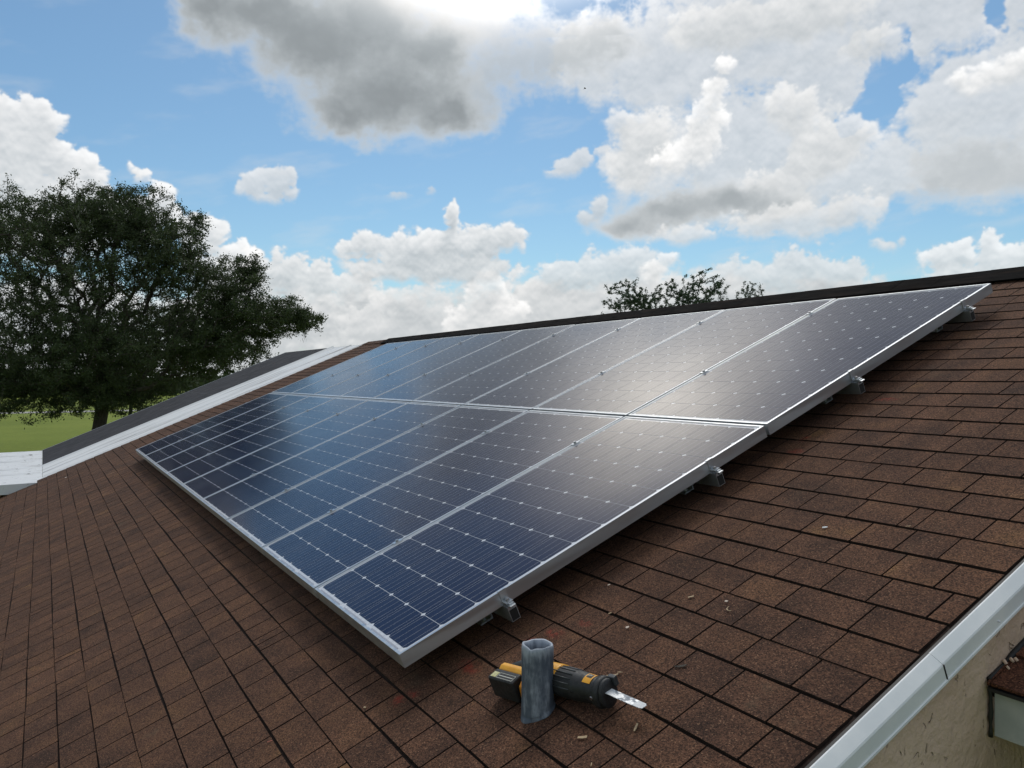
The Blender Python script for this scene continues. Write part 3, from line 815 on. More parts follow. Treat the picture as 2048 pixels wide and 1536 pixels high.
for (ry, lab) in RAILS:
    e = roof_empty('mounting_rail', 0, ry, 0)
    tag(e, lab, 'mounting rail', 'rails carrying the solar panels')
    rl = MB()
    zt, zb = -FH - .0005, -.118
    rl.extrude([(-.019, zt), (-.006, zt), (-.006, zt - .010), (.006, zt - .010), (.006, zt), (.019, zt), (.019, zb), (-.019, zb)], XE - .03, .036, 'x')
    rl.build('rail', M['alu_dark'], e)
    b_ = MB(); b_.box(.0362, .0368, -.0165, .0165, zb + .003, zt - .013); b_.build('dark_end_plate', M['ink'], e)  # black plate painted as the shade inside the hollow rail
    for ci in range(1, 9):
        o = link(bpy.data.objects.new('mid_clamp', me_mid), e); o.location = (-ci * (PW + GXP) + GXP / 2, 0, 0)
        q = link(bpy.data.objects.new('bolt', me_bolt), o)
    for (xx, rz) in ((0, 0), (XE, math.pi)):
        o = link(bpy.data.objects.new('end_clamp', me_end), e); o.location = (xx, 0, 0); o.rotation_euler = (0, 0, rz)
        q = link(bpy.data.objects.new('bolt', me_bolt), o); q.location = (.019, 0, -.0436)
        wz_ = MB(); wz_.box(.012, .058, -.013, .010, -.053, -.0485).box(.03, .044, -.008, .012, -.0485, -.0442); wz_.build('wedge_nut', M['alu'], o)
    xx = -.16
    while xx > XE:
        ft = MB()
        ft.extrude([(-.0195, -.075), (-.0195, ROOF_Z + .0085), (-.0195 - .058, ROOF_Z + .0085), (-.0195 - .058, ROOF_Z + .0145), (-.0255, ROOF_Z + .0145), (-.0255, -.075)], xx - .02, xx + .02, 'x')
        ft.tube([(xx, -.05, ROOF_Z + .0145), (xx, -.05, ROOF_Z + .023)], .008, 6)
        ft.build('rail_foot', M['alu_dark'], e)
        xx -= 1.22

# ------------------------------------------------------------------ vent pipe (lead boot, crimped at the top)
pb = Vector((.523, .205, ROOF_Z)); pw = toworld(*pb)
vp = tag(empty('vent_pipe', pw), 'grey-blue lead vent pipe with crumpled open top standing beside the saw', 'vent pipe')
pr = MB(); n = 40; hgt = [-.035, .0, .03, .06, .09, .12, .155, .185, .202, .211, .215, .213, .202, .175, .14]
rads = [.0520, .0515, .0510, .0507, .0504, .0502, .0500, .0500, .0498, .0486, .0462, .0420, .0385, .0375, .0370]
for i, (h, rr) in enumerate(zip(hgt, rads)):
    for k in range(n):
        a = 2 * math.pi * k / n
        top = max(0, min(1, (h - .14) / .07)) if i < 11 else 1
        dent = 1 + .006 * math.sin(3 * a + h * 20) + .005 * math.sin(5 * a + 1 + h * 31)
        dent += top * (.022 * math.sin(2 * a + .5) + .012 * math.cos(8 * a + .8) + (i >= 10) * (.012 * math.sin(3 * a + 2) + .008 * math.cos(5 * a)))
        hh = h + top * (.0016 * math.sin(3 * a + 1) + .0006 * math.sin(7 * a))
        # a notch folded down at the front rim
        fa = abs((a - 5.25 + math.pi) % (2 * math.pi) - math.pi)
        if i >= 8: hh -= .005 * math.exp(-(fa / .2) ** 2)
        pr.v.append((rr * dent * math.cos(a), rr * dent * math.sin(a), hh))
for i in range(len(hgt) - 1):
    for k in range(n): pr.f.append((i * n + k, i * n + (k + 1) % n, (i + 1) * n + (k + 1) % n, (i + 1) * n + k))
pr.build('pipe', M['lead'], vp, True)
# soft lead skirt lying on the shingles
sk = MB(); n2 = 36
for j, (rr, zz) in enumerate(((.0516, .022), (.0520, .016), (.0525, .012), (.0535, .0098), (.0545, .005))):
    for k in range(n2):
        a = 2 * math.pi * k / n2; q = rr * (1 + (.05 * math.sin(3 * a) + .04 * math.sin(5 * a + 2)) * (j > 1))
        x_, y_ = q * math.cos(a), q * math.sin(a)
        sk.v.append((x_, y_, y_ * math.tan(PITCH) + zz))
for j in range(4):
    for k in range(n2): sk.f.append((j * n2 + k, j * n2 + (k + 1) % n2, (j + 1) * n2 + (k + 1) % n2, (j + 1) * n2 + k))
sk.build('flashing_collar', M['lead'], vp, True)

# ------------------------------------------------------------------ reciprocating saw
saw = tag(empty('reciprocating_saw', toworld(.742, .352, ROOF_Z + .008)), 'black and yellow cordless reciprocating saw lying behind the vent pipe', 'power saw')
saw.rotation_euler = (Matrix.Rotation(PITCH, 3, 'X') @ Matrix.Rotation(R_(13), 3, 'Z')).to_euler()


def lathe_x(mb, pts, n=20, sy=1.0, sz=1.0, cy=0.0, cz=.05):
    """pts: (s, radius); axis along local x"""
    rows = []
    for i, (s0, r0) in enumerate(pts):
        for k in range(n):
            a = 2 * math.pi * k / n; mb.v.append((s0, cy + r0 * sy * math.cos(a), cz + r0 * sz * math.sin(a)))
    for i in range(len(pts) - 1):
        for k in range(n): mb.f.append((i * n + k, i * n + (k + 1) % n, (i + 1) * n + (k + 1) % n, (i + 1) * n + k))
    mb.f.append(tuple(range(n))); mb.f.append(tuple(range((len(pts) - 1) * n, len(pts) * n)))
    return mb


b_ = lathe_x(MB(), [(-.232, .030), (-.228, .043), (-.19, .0465), (-.11, .0455), (-.07, .0425), (-.045, .040), (-.035, .036), (-.02, .034)])
b_.build('gearbox_boot', M['black'], saw, True)
b_ = lathe_x(MB(), [(-.034, .036), (-.032, .0475), (-.020, .0485), (-.012, .046), (-.010, .030)], sy=1.0, sz=.98)
b_.build('shoe_collar', M['black'], saw, True)
b_ = lathe_x(MB(), [(-.012, .030), (-.011, .041), (-.004, .043), (.002, .040), (.003, .026)], n=24, sy=.92, sz=1.06)
sh = b_.build('shoe', M['black'], saw, True)
b_ = MB(); b_.box(-.016, .012, .026, .042, .056, .088); b_.build('shoe_pivot', M['greyplast'], saw, bevel=.004)
b_ = MB(); b_.tube([(-.03, -.043, .060), (-.03, -.0485, .060)], .006, 10); b_.build('lever_pin', M['steel'], saw)
b_ = lathe_x(MB(), [(-.33, .022), (-.325, .036), (-.30, .043), (-.26, .0468), (-.200, .0486), (-.192, .0480)], cy=.004)
b_.build('motor_housing', M['yellow'], saw, True)
for a in range(8):                                       # ribs and screws on the moulded boot
    aa = R_(20 + a * 20); rb_ = MB(); rb_.tube([(-.205, .0465 * math.cos(aa), .05 + .0465 * math.sin(aa)), (-.125, .0458 * math.cos(aa), .05 + .0458 * math.sin(aa))], .0022, 6); rb_.build('boot_rib', M['greyplast'], saw, True)
for (sx, aa) in ((-.245, 100), (-.285, 100), (-.245, 150), (-.110, 165)):
    q = R_(aa); rb_ = MB(); rb_.tube([(sx, -.0465 * math.cos(q) * -1, .05 + .0465 * math.sin(q)), (sx, -.0492 * math.cos(q) * -1, .05 + .0492 * math.sin(q))], .0034, 8); rb_.build('screw', M['ink'], saw)
for i in range(5):
    q = R_(75); xx_ = -.300 + i * .008; rb_ = MB(); rb_.tube([(xx_, .036 * math.cos(q), .05 + .0455 * math.sin(q)), (xx_, -.036 * math.cos(q), .05 + .0455 * math.sin(q))], .0018, 6); rb_.build('vent_slot', M['ink'], saw)
# D handle: grip, lower bridge and battery foot
b_ = MB(); b_.tube([(-.255, .020, .052), (-.30, .034, .052), (-.345, .034, .050), (-.39, .022, .050), (-.415, -.004, .048)], [.026, .021, .0195, .021, .023], 14)
b_.build('grip', M['greyplast'], saw, True)
b_ = MB(); b_.tube([(-.25, -.012, .05), (-.285, -.028, .05), (-.33, -.034, .05)], [.020, .016, .018], 12); b_.build('knuckle_guard', M['yellow'], saw, True)
b_ = MB(); b_.extrude([(-.050, .016), (-.050, .082), (-.036, .089), (-.020, .086), (-.008, .070), (-.006, .030), (-.018, .014)], -.432, -.288, 'x')
b_.build('battery_foot', M['yellow'], saw, bevel=.004)
b_ = MB(); b_.box(-.436, -.316, -.100, -.0515, .010, .086)
bat = b_.build('battery', M['black'], saw, bevel=.007, seg=3)
b_ = MB(); b_.box(-.430, -.322, -.096, -.066, .0862, .0866); b_.build('label_plate', M['ink'], bat)
for (x0, x1, y0, y1) in ((-.400, -.325, -.0925, -.0913), (-.400, -.325, -.0695, -.0683), (-.400, -.3988, -.0913, -.0695), (-.3262, -.325, -.0913, -.0695), (-.396, -.330, -.082, -.0795)):
    b_ = MB(); b_.box(x0, x1, y0, y1, .0867, .0870); b_.build('label_line', M['inkw'], bat)
b_ = MB(); b_.box(-.428, -.403, -.0925, -.0685, .0867, .0870); b_.build('label_tip', varied('pale_yellow_print', (.45, .42, .16), (.6, .58, .35), 80, .6), bat)
b_ = MB(); b_.extrude([(-.096, .010), (-.086, .066), (-.052, .086), (-.020, .080), (-.020, .010)], -.307, -.272, 'x'); b_.build('trigger_guard', M['orange'], saw, bevel=.004)
# rating label wrapped on the boot near the nose
lb = MB(); n = 10
for i in range(2):
    for k in range(n + 1):
        a = R_(62 + 62 * k / n); s0 = -.078 + i * .030; r0 = (.0437 if i == 0 else .0418)
        lb.v.append((s0, -r0 * math.cos(a) * 1.0, .05 + r0 * math.sin(a)))
for k in range(n): lb.f.append((k, k + 1, n + 2 + k, n + 1 + k))
lab = lb.build('rating_label', M['yellow'], saw, True)
ik = MB()
for i in range(2):
    for k in range(5):
        a = R_(88 + 26 * k / 4); s0 = -.073 + i * .020; r0 = (.0440 if i == 0 else .0427)
        ik.v.append((s0, -r0 * math.cos(a), .05 + r0 * math.sin(a)))
for k in range(4): ik.f.append((k, k + 1, 5 + k + 1, 5 + k))
ik.build('label_box', M['ink'], lab)
tx = bpy.data.curves.new('lettering', 'FONT'); tx.body = '20V'; tx.size = .0095; tx.align_x = 'CENTER'; tx.align_y = 'CENTER'; tx.extrude = .0001
tmp = bpy.data.objects.new('lettering', tx); col.objects.link(tmp)
me = bpy.data.meshes.new_from_object(tmp.evaluated_get(bpy.context.evaluated_depsgraph_get())); bpy.data.objects.remove(tmp)
me.materials.clear(); me.materials.append(M['inkw'])
to = link(bpy.data.objects.new('lettering', me), lab)
aa = R_(101); to.location = (-.063, -.0442 * math.cos(aa), .05 + .0442 * math.sin(aa)); to.rotation_euler = (aa - math.pi / 2 - 2 * (aa - math.pi / 2), 0, R_(0))
# blade
b_ = MB()
bl = [(-.004, -.0125), (.108, -.0125), (.116, -.009), (.118, .006), (.112, .0115), (-.004, .0115)]
# saw teeth along one edge
teeth = []
x = .104
while x > 0: teeth += [(x, -.0125), (x - .0022, -.0143)]; x -= .0045
poly = [(-.004, .0115), (.112, .0115), (.118, .006), (.116, -.009), (.108, -.0125)] + teeth + [(-.004, -.0125)]
b_.add([(x, y, .0012) for x, y in poly] + [(x, y, 0) for x, y in poly], [tuple(range(len(poly)))] + [(i, (i + 1) % len(poly), (i + 1) % len(poly) + len(poly), i + len(poly)) for i in range(len(poly))] + [tuple(range(len(poly), 2 * len(poly)))[::-1]])
bo = b_.build('blade', M['blade'], saw); bo.location = (.0, 0, .060); bo.rotation_euler = (R_(-12), R_(11), 0)
b_ = MB(); b_.add([(.086, -.0125, .0014), (.108, -.0122, .0014), (.1155, -.009, .0014), (.1172, .0055, .0014), (.112, .0110, .0014), (.092, .0112, .0014), (.088, .002, .0014)], [tuple(range(7))])
bo.scale = (1.12, 1.25, 1); b_.build('dusty_tip', M['chalkwhite'], bo, fix=False)
b_ = MB(); b_.add([(-.003, -.010, .0014), (.018, -.0105, .0014), (.022, .004, .0014), (.015, .0105, .0014), (-.003, .0108, .0014)], [tuple(range(5))])
b_.build('dusty_root', M['chalkwhite'], bo, fix=False)

# ------------------------------------------------------------------ lower roof at the right
lowr = tag(empty('lower_roof', (2.6, 1.2, H0)), 'lower brown shingle roof with pale fascia against the stucco wall', 'roof')
LY, LZ = 1.205, .125
base = empty('roof_slope', (-2.6, 0, LZ), (PITCH, 0, 0), lowr)
b_ = MB(); b_.box(1.376, 5.2, 0, 3.4, -.05, -.006); b_.build('deck', M['deck'], base)
lowt = 0
for k in range(0, 23):
    x = 1.376 + random.uniform(.01, .2); ed = [1.378]
    while x < 5.2: ed.append(x); x += random.uniform(.13, .3)
    ed.append(5.2)
    if k < 7:
        for i in range(len(ed) - 1):
            tb = (ed[i] + .0015, ed[i + 1] - .0015, 0, 0, .138, .138, .006, random.random())
            vv = [(a, b2, z - ROOF_Z) for a, b2, z in shingle_verts(tb)]
            me = bpy.data.meshes.new('shingle'); me.from_pydata(vv, [], SF); me.materials.append(M['shingle_red'])
            at = me.attributes.new('rnd', 'FLOAT', 'FACE'); at.data.foreach_set('value', [tb[7] * .6] * 5)
            o = link(bpy.data.objects.new('shingle', me), base); o.location = (0, k * .1445 - .012, 0)
    else:
        b_ = MB()
        for i in range(len(ed) - 1): b_.add([(a, b2, z - ROOF_Z) for a, b2, z in shingle_verts((ed[i] + .0015, ed[i + 1] - .0015, 0, 0, .138, .138, .006, 0))], SF)
        o = b_.build('shingle_course', M['shingle'], base, fix=False); o.location = (0, k * .1445 - .012, 0); o['kind'] = 'stuff'
b_ = MB(); b_.box(1.388 - 2.6, 2.6, .012, .034, LZ - .152, LZ - .022); b_.build('fascia', M['fascia'], lowr, bevel=.002)
b_ = MB(); b_.box(1.384 - 2.6, 2.6, -.016, .036, LZ - .021, LZ - .012); b_.build('drip_edge', M['ink'], lowr)
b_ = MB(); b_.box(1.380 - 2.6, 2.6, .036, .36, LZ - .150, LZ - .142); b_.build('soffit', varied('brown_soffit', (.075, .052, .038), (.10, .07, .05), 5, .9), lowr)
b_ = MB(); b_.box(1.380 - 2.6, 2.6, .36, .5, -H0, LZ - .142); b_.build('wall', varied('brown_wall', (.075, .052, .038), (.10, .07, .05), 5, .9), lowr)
# tar bead along the wall joint, lumpy, with crumbs of broken stucco
tb_ = MB(); pts = []; rr = []
for i in range(26):
    yy = i * .03; p = Vector((1.377 - 2.6, yy * c_ + random.uniform(-.003, .003), LZ + yy * s_ + .004)); pts.append(p); rr.append(random.uniform(.004, .011))
tb_.tube(pts, rr, 7); tb_.build('tar_bead', M['ink'], lowr, True)
tb_ = MB(); tb_.tube([(1.381 - 2.6 + random.uniform(-.002, .003), .006, LZ - .012 - i * .018) for i in range(9)], [random.uniform(.003, .007) for i in range(9)], 7); tb_.build('tar_bead', M['ink'], lowr, True)
for i in range(4):
    b_ = MB(); s = random.uniform(.004, .008); b_.box(-s, s, -s * .7, s * .7, 0, s); o = b_.build('stucco_crumb', M['stucco'], lowr, bevel=s * .3)
    yy = random.uniform(.01, .12); o.location = (1.378 - 2.6 + random.uniform(.0, .02), yy * c_, LZ + yy * s_ + .008); o.rotation_euler = (random.random(), random.random(), random.random())
ys = px2roof(2046, 1285, -.33)
b_ = MB(); b_.box(-.02, .03, -.012, .012, 0, .035); o = b_.build('yellow_scrap', M['yellowscrap'], bevel=.005)
yy = .235; o.location = (1.425, LY + yy * c_, H0 + LZ + yy * s_ + .002); o.rotation_euler = (PITCH, 0, .6)
tag(o, 'small yellow scrap on the lower roof at the foot of the stucco wall', 'scrap')
lowr.location = (2.6, LY, H0)
base.location = (-2.6, 0, LZ)

# ------------------------------------------------------------------ chips and crumbs left from the work
def chip(px, py, L, W, ang, m_, label, curl=0.0, name='wood_chip', cat='wood chip'):
    p = px2roof(px, py, ROOF_Z + .008)
    L *= .85; W *= .85; mb = MB(); n = 5; top = []; th = .0016
    for i in range(n + 1):
        u = i / n - .5
        x_, y_ = u * L, curl * L * (u * u * 4 - 1) * .5
        wd = W * .5 * (1 - .35 * abs(u) * 2 * random.random())
        top.append((x_, y_ - wd, .0015 + .0015 * random.random())); top.append((x_, y_ + wd, .0015 + .0015 * random.random()))
    k = len(top); mb.v = top + [(a, b2, z - th) for a, b2, z in top]
    for i in range(n):
        a = 2 * i
        mb.f += [(a, a + 2, a + 3, a + 1), (k + a, k + a + 1, k + a + 3, k + a + 2), (a, k + a, k + a + 2, a + 2), (a + 1, a + 3, k + a + 3, k + a + 1)]
    mb.f += [(0, 1, k + 1, k), (2 * n, k + 2 * n, k + 2 * n + 1, 2 * n + 1)]
    o = mb.build(name, m_); o.location = toworld(*p)
    o.rotation_euler = (Matrix.Rotation(PITCH, 3, 'X') @ Matrix.Rotation(R_(ang), 3, 'Z')).to_euler()
    tag(o, label, cat, 'chips and scraps left on the shingles')


chip(1272, 1455, .036, .008, -58, M['wood'], 'straight tan wood chip just below the tip of the saw blade')
chip(1165, 1475, .034, .011, 38, M['wood'], 'tan wood chip on the shingles below the saw nose, left of the straight chip')
chip(1225, 1350, .046, .007, 40, M['wood'], 'splintered wood chip beside the saw nose, farther up the roof', .2)
chip(1240, 1345, .020, .004, 30, M['wood'], 'tiny splinter at the upper end of the chip by the saw nose')
chip(1382, 1194, .024, .009, 50, M['wood'], 'short tan chip on shingles right of the panel corner, left of the curled shaving')
chip(1453, 1203, .012, .010, 10, M['paper'], 'small pale crumb just above the curled shaving')
chip(1460, 1218, .034, .004, -35, M['wood'], 'thin curled wood shaving on the open shingles', .7)
chip(1650, 1055, .022, .010, 30, M['chalkwhite'], 'small bright white scrap alone on the shingles at right', name='paper_scrap', cat='scrap')
chip(1255, 1255, .014, .011, 60, M['paper'], 'small pale crumb on the shingles up from the vent pipe')
chip(1362, 1332, .044, .010, 42, M['bark'], 'dark curled sliver on the shingles right of the saw', .15)
chip(540, 1483, .024, .005, 52, M['redscrap'], 'small red scrap on the lower left shingles', name='red_scrap', cat='scrap')
chip(730, 1415, .014, .008, 20, M['wood'], 'pale crumb on the shingles left of the panel corner')
chip(1183, 1530, .016, .003, -50, M['wood'], 'thin splinter at the very bottom of the roof view below the saw')
chip(1817, 1053, .020, .004, 35, M['wood'], 'thin pale splinter on the shingles near the right edge')
chip(1220, 1227, .014, .006, 70, M['wood'], 'small tan crumb between the rail end and the open shingles')
chip(1218, 1170, .012, .006, 60, M['paper'], 'pale speck on the shingles beside the near panel edge')
chip(132, 955, .07, .03, 20, M['paper'], 'pale scrap on the far shingles by the white roof strip', name='paper_scrap', cat='scrap')

# ------------------------------------------------------------------ trees
def grow_tree(name, label, base_, lobes, n_targets, leaves_per, leaf, mat_leaf, trunk, tipr=.008, power=2.3, seed=1, spread=.32, group=None, shell=.45, stray=.06, step=.45, moss=0):
    """base_: world foot; lobes: (centre vec, radii vec, weight) of the crown; trunk: polyline of (offset, ) points"""
    rng = np.random.default_rng(seed)
    root = tag(empty(name, base_), label, 'tree', group)
    B = np.array(base_)
    tg = []
    wts = np.array([l[2] for l in lobes]); wts = wts / wts.sum()
    while len(tg) < n_targets:
        l = lobes[rng.choice(len(lobes), p=wts)]
        d = rng.normal(size=3); d /= np.linalg.norm(d)
        u = shell + (1 - shell) * rng.random() ** .6 if rng.random() < .62 else rng.random() ** .4
        lob = 1 + .13 * math.sin(d[0] * 5 + l[0][0]) + .12 * math.sin(d[1] * 7 + d[2] * 5 + l[0][2]) + (rng.random() < stray) * rng.random() * .28
        p = np.array(l[0]) + d * np.array(l[1]) * u * lob
        if p[2] < .8: continue
        tg.append(p)
    tg = np.array(tg)
    nodes = [np.array(t_, float) for t_ in trunk]; par = [-1] + list(range(len(trunk) - 1))
    tips = []
    top = nodes[-1]
    order_ = np.argsort(np.linalg.norm((tg - top) * np.array([1, 1, .8]), axis=1))
    cap = len(trunk) + n_targets * 14
    arr = np.zeros((cap, 3)); arr[:len(nodes)] = nodes; cnt = len(nodes)
    dist0 = np.zeros(cap)
    for i in range(1, cnt): dist0[i] = dist0[i - 1] + np.linalg.norm(arr[i] - arr[i - 1])
    start = max(1, len(trunk) - 2)
    for ti in order_:
        p = tg[ti]
        dv = arr[start:cnt] - p; dd = np.linalg.norm(dv, axis=1)
        j = start + int(np.argmin(dd + .16 * dist0[start:cnt]))
        a = arr[j].copy(); L = np.linalg.norm(p - a); k = max(1, min(9, int(L / step)))
        side = rng.normal(size=3) * .10 * L
        prev = j
        for q in range(1, k + 1):
            u = q / k; x_ = a + (p - a) * u + side * math.sin(math.pi * u) + np.array([0, 0, .08 * L * math.sin(math.pi * u)])
            if q < k: x_ = x_ + rng.normal(size=3) * .03
            if cnt >= cap: break
            arr[cnt] = x_; par.append(prev); dist0[cnt] = dist0[prev] + np.linalg.norm(x_ - arr[prev]); prev = cnt; cnt += 1
        tips.append((prev, par[prev]))
    rad = np.zeros(cnt); acc = np.zeros(cnt)
    for i in range(cnt - 1, 0, -1):
        rad[i] = max(tipr, acc[i] ** (1 / power)); acc[par[i]] += rad[i] ** power
    rad[0] = acc[0] ** (1 / power)
    for i in range(len(trunk)): rad[i] = max(rad[i], rad[0] * .8)
    rad[0] *= 1.25
    # tubes
    V_, F_ = [], []; idx = 0
    V2, F2 = [], []; idx2 = 0
    for i in range(1, cnt):
        a, b2 = arr[par[i]], arr[i]; t_ = b2 - a; L = np.linalg.norm(t_)
        if L < 1e-5: continue
        t_ /= L; u = np.cross(t_, [0, 0, 1.0]);
        if np.linalg.norm(u) < .05: u = np.cross(t_, [1.0, 0, 0])
        u /= np.linalg.norm(u); v_ = np.cross(t_, u)
        r1, r2 = min(rad[par[i]], rad[i] * 1.5), rad[i]; ns = 10 if r2 > .08 else (5 if r2 > .02 else 3)
        ang = np.arange(ns) * 2 * math.pi / ns
        ring = np.outer(np.cos(ang), u) + np.outer(np.sin(ang), v_)
        is_tr = i < len(trunk)
        if is_tr: r1 = rad[par[i]]
        vv = np.vstack([a + ring * r1, b2 + t_ * r2 * .3 + ring * r2])
        tgt_v, tgt_f, ix = (V_, F_, idx) if is_tr else (V2, F2, idx2)
        tgt_v.append(vv)
        for k in range(ns): tgt_f.append((ix + k, ix + (k + 1) % ns, ix + ns + (k + 1) % ns, ix + ns + k))
        if is_tr: idx += 2 * ns
        else: idx2 += 2 * ns
    np_mesh('trunk', np.vstack(V_), np.array(F_), M['bark'], root)
    br = np_mesh('branches', np.vstack(V2), np.array(F2), M['bark'], root)
    # leaves
    P0 = np.array([arr[a] for a, b2 in tips]); P1 = np.array([arr[b2] for a, b2 in tips])
    nl = leaves_per
    C = np.repeat(P0, nl, 0); D_ = np.repeat(P1 - P0, nl, 0)
    m_ = len(C)
    u = rng.random(m_)[:, None] ** 1.3 * .95 - .12
    sp = spread * (.35 + .8 * rng.random(m_))[:, None]
    off = rng.normal(size=(m_, 3)); off /= np.linalg.norm(off, axis=1)[:, None]
    C = C + D_ * u + off * sp * (rng.random(m_)[:, None] ** .55) * np.array([1, 1, .75])
    size = leaf * (.6 + .8 * rng.random(m_))
    nrm = rng.normal(size=(m_, 3)) + np.array([0, 0, .5]); nrm /= np.linalg.norm(nrm, axis=1)[:, None]
    tv = rng.normal(size=(m_, 3)); tv -= nrm * (tv * nrm).sum(1)[:, None]; tv /= np.linalg.norm(tv, axis=1)[:, None]
    bv = np.cross(nrm, tv)
    s2 = size[:, None]
    # pointed leaf: diamond bent along the midrib
    q0 = C - tv * s2 * .5; q1 = C + bv * s2 * .24 + nrm * s2 * .05; q2 = C + tv * s2 * .5; q3 = C - bv * s2 * .24 + nrm * s2 * .05
    Vv = np.stack([q0, q1, q2, q3], 1).reshape(-1, 3)
    Ff = np.arange(4 * m_).reshape(-1, 4)
    cr_ = np_mesh('crown', Vv, Ff, mat_leaf, root, rng.random(m_))
    if moss:
        for i in range(moss):
            j = tips[int(rng.integers(len(tips)))][0]; p = arr[j].copy()
            mv, mf = [], []; ln = .5 + 1.1 * rng.random(); k0_ = 0
            for q in range(26):
                c0 = p + np.array([rng.normal() * .07, rng.normal() * .07, -ln * q / 26 + .1]); a_ = rng.random() * 6.28; wv = np.array([math.cos(a_), math.sin(a_), 0]) * .035 * (1 - q / 34)
                mv += [c0 - wv, c0 + wv, c0 + wv * .4 - np.array([0, 0, .14]), c0 - wv * .4 - np.array([0, 0, .14])]; mf.append((k0_, k0_ + 1, k0_ + 2, k0_ + 3)); k0_ += 4
            np_mesh('hanging_moss', np.array(mv), np.array(mf), M['moss'], root)['kind'] = 'stuff'
    return root


def lobes_from(base_, depth, items):
    """crown lobes given as photo position and half sizes at a known distance, returned as real ellipsoids round the tree"""
    s = depth / F; out = []
    for (px, py, rx, ry, wt, dd, rd_) in items:
        c = CAM + FWD * (depth + dd) + RIGHT * ((px - 1024) * s) + DOWN * ((py - 768) * s)
        out.append((np.array(c - Vector(base_)), np.array((rd_ if rd_ else rx * s, rx * s, ry * s)), wt))
    return out


# big live oak on the lawn, left
od = 41.0
ob = CAM + FWD * od + RIGHT * ((192 - 1024) * od / F); ob.z = 0
items = [(150, 560, 235, 165, 3.4, 0, 6.5), (50, 455, 125, 78, 1.3, 1, 4), (265, 440, 85, 66, 1.0, 0, 3.2), (160, 420, 90, 55, .8, 1, 3), (355, 520, 75, 75, 1.0, -1, 3), (445, 590, 80, 72, 1.0, 0, 3),
         (535, 632, 80, 42, .7, .5, 2.4), (598, 640, 40, 20, .25, .5, 1.2), (200, 715, 260, 100, 3.0, -1, 5.5), (430, 690, 120, 62, 1.2, 0, 3.2), (50, 775, 150, 62, 1.2, -1.5, 3.5), (225, 790, 130, 40, .8, 0, 3), (-120, 620, 180, 170, 1.4, 0, 5), (395, 450, 28, 30, .12, 0, 1), (500, 545, 30, 40, .2, 0, 1)]
lob = lobes_from(ob, od, items)
trunk = [(0, 0, -.2), (.05, .0, .8), (.02, .1, 1.7), (-.1, .25, 2.6), (-.15, .35, 3.4), (-.2, .3, 4.4)]
grow_tree('oak_tree', 'large spreading dark oak on the lawn left of the panels', ob, lob, 7200, 56, .104, M['leaf'], trunk, .011, 2.3, 5, .40, shell=.12, stray=.26, moss=10)
# second trunk seen just right of the first
od2 = 47.0
ob2 = CAM + FWD * od2 + RIGHT * ((255 - 1024) * od2 / F); ob2.z = 0
lob2 = lobes_from(ob2, od2, [(330, 690, 190, 80, 1, 0, 4), (400, 640, 120, 60, .6, 1, 3), (230, 700, 120, 70, .6, 0, 3)])
grow_tree('oak_tree', 'smaller oak half hidden behind the large one, just above the dark rolled roofing', ob2, lob2, 700, 60, .14, M['leaf'], [(0, 0, -.2), (0, .1, 1.0), (.1, .1, 2.0), (.1, .2, 3.0)], .010, 2.35, 9, .42, shell=.35)
# trees showing above the ridge
td = 27.0
tb1 = CAM + FWD * td + RIGHT * ((1330 - 1024) * td / F); tb1.z = 0
lobr = lobes_from(tb1, td, [(1248, 600, 36, 46, 1.0, 0, .8), (1292, 612, 26, 38, .6, .5, .6), (1348, 600, 34, 46, .9, .4, .8), (1406, 596, 42, 54, 1.3, 0, .9), (1380, 660, 150, 42, 1.6, 0, 1.6), (1465, 640, 40, 34, .4, 0, .7)])
grow_tree('ridge_tree', 'leafy treetop with separate sprigs showing above the middle of the ridge', tb1, lobr, 900, 34, .060, M['leaf2'], [(0, 0, -.2), (0, .05, 1.6), (.05, 0, 3.2), (0, .1, 4.4)], .007, 2.4, 21, .095, 'treetops above the ridge', shell=.25, stray=.25, step=.25)
tb2 = CAM + FWD * (td + 2) + RIGHT * ((1500 - 1024) * (td + 2) / F); tb2.z = 0
lobr2 = lobes_from(tb2, td + 2, [(1500, 598, 26, 38, 1.0, 0, .5), (1502, 650, 40, 40, .7, 0, .8)])
grow_tree('ridge_tree', 'small sparse treetop above the ridge, right of the leafy one', tb2, lobr2, 190, 20, .055, M['leaf2'], [(0, 0, -.2), (0, .05, 1.6), (.05, 0, 3.0), (0, .1, 4.2)], .007, 2.4, 22, .09, 'treetops above the ridge', shell=.25, stray=.25, step=.25)

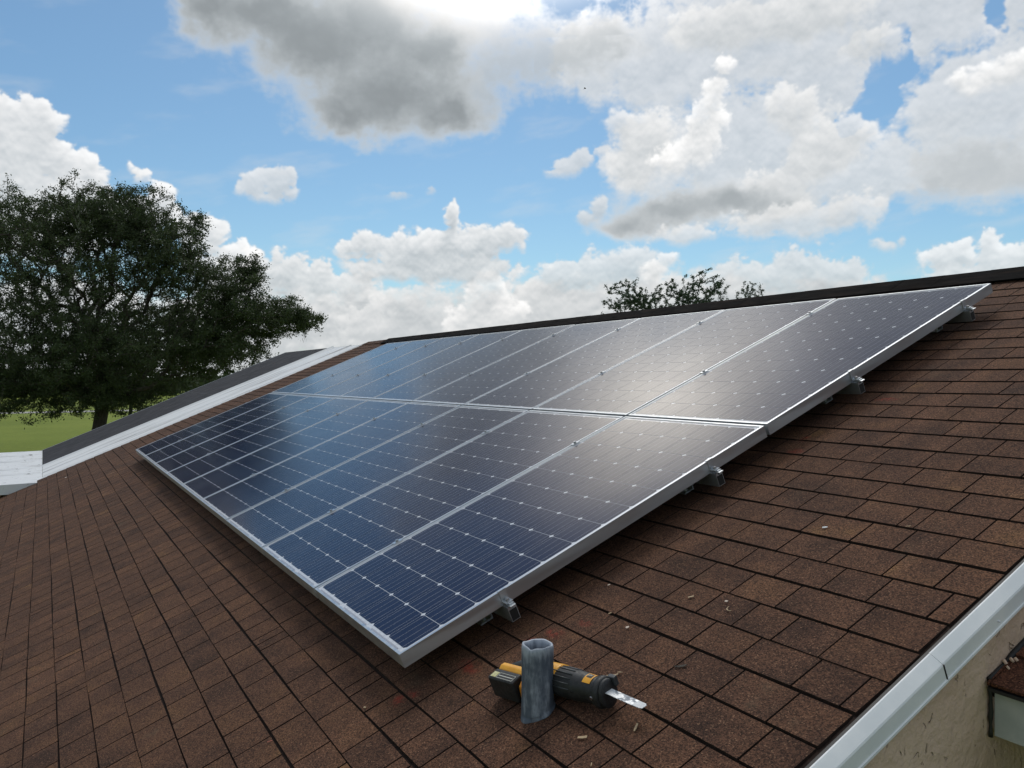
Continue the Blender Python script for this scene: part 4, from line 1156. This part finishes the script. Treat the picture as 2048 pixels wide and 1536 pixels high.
# far belt of woods closing the lawn
rng = np.random.default_rng(3); C = []
for i in range(260):
    a = R_(-150 + 150 * (i / 260)); d = rng.uniform(210, 260); h = rng.uniform(4, 7.5)
    cx, cy = CAM.x + d * math.sin(a), CAM.y + d * math.cos(a)
    n_ = 130; q = rng.normal(size=(n_, 3)); q /= np.linalg.norm(q, axis=1)[:, None]
    C.append(np.array([cx, cy, h * .5]) + q * np.array([5, 5, h * .5]) * (rng.random(n_)[:, None] ** .4))
C = np.vstack(C); m_ = len(C)
nr = rng.normal(size=(m_, 3)); nr /= np.linalg.norm(nr, axis=1)[:, None]; tv = np.cross(nr, rng.normal(size=(m_, 3))); tv /= np.linalg.norm(tv, axis=1)[:, None]; bv = np.cross(nr, tv)
sz = (.9 + 1.1 * rng.random(m_))[:, None]
Vv = np.stack([C - tv * sz * .5, C + bv * sz * .4, C + tv * sz * .5, C - bv * sz * .4], 1).reshape(-1, 3)
wds = np_mesh('far_woods', Vv, np.arange(4 * m_).reshape(-1, 4), M['leaf'], None, rng.random(m_))
tag(wds, 'dark belt of woods far across the lawn', 'woods', kind='stuff')

# ------------------------------------------------------------------ bird
bd = 55.0
bp = CAM + FWD * bd + RIGHT * ((1170 - 1024) * bd / F) + DOWN * ((177 - 768) * bd / F)
bird = tag(empty('bird', bp), 'tiny dark bird gliding below the bright clouds', 'bird'); bird.rotation_euler = (0, R_(-12), R_(35))
b_ = MB(); b_.tube([(-.09, 0, 0), (-.05, 0, .004), (0, 0, .006), (.05, 0, .004), (.085, 0, .0)], [.006, .020, .027, .018, .004], 8); b_.build('body', M['black'], bird, True)
for sgn in (-1, 1):
    b_ = MB(); b_.add([(.03, sgn * .015, .01), (.045, sgn * .08, .035), (.0, sgn * .17, .02), (-.03, sgn * .08, .03), (-.035, sgn * .015, .008)] + [(.03, sgn * .015, .004), (.045, sgn * .08, .031), (.0, sgn * .17, .017), (-.03, sgn * .08, .027), (-.035, sgn * .015, .003)],
          [(0, 1, 2, 3, 4), (9, 8, 7, 6, 5)] + [(i, (i + 1) % 5, (i + 1) % 5 + 5, i + 5) for i in range(5)]); b_.build('wing', M['black'], bird)
b_ = MB(); b_.add([(-.085, -.006, 0), (-.085, .006, 0), (-.14, .024, .002), (-.14, -.024, .002), (-.085, -.006, -.003), (-.085, .006, -.003), (-.14, .024, -.001), (-.14, -.024, -.001)], [(0, 1, 2, 3), (7, 6, 5, 4), (0, 1, 5, 4), (1, 2, 6, 5), (2, 3, 7, 6), (3, 0, 4, 7)]); b_.build('tail', M['black'], bird)
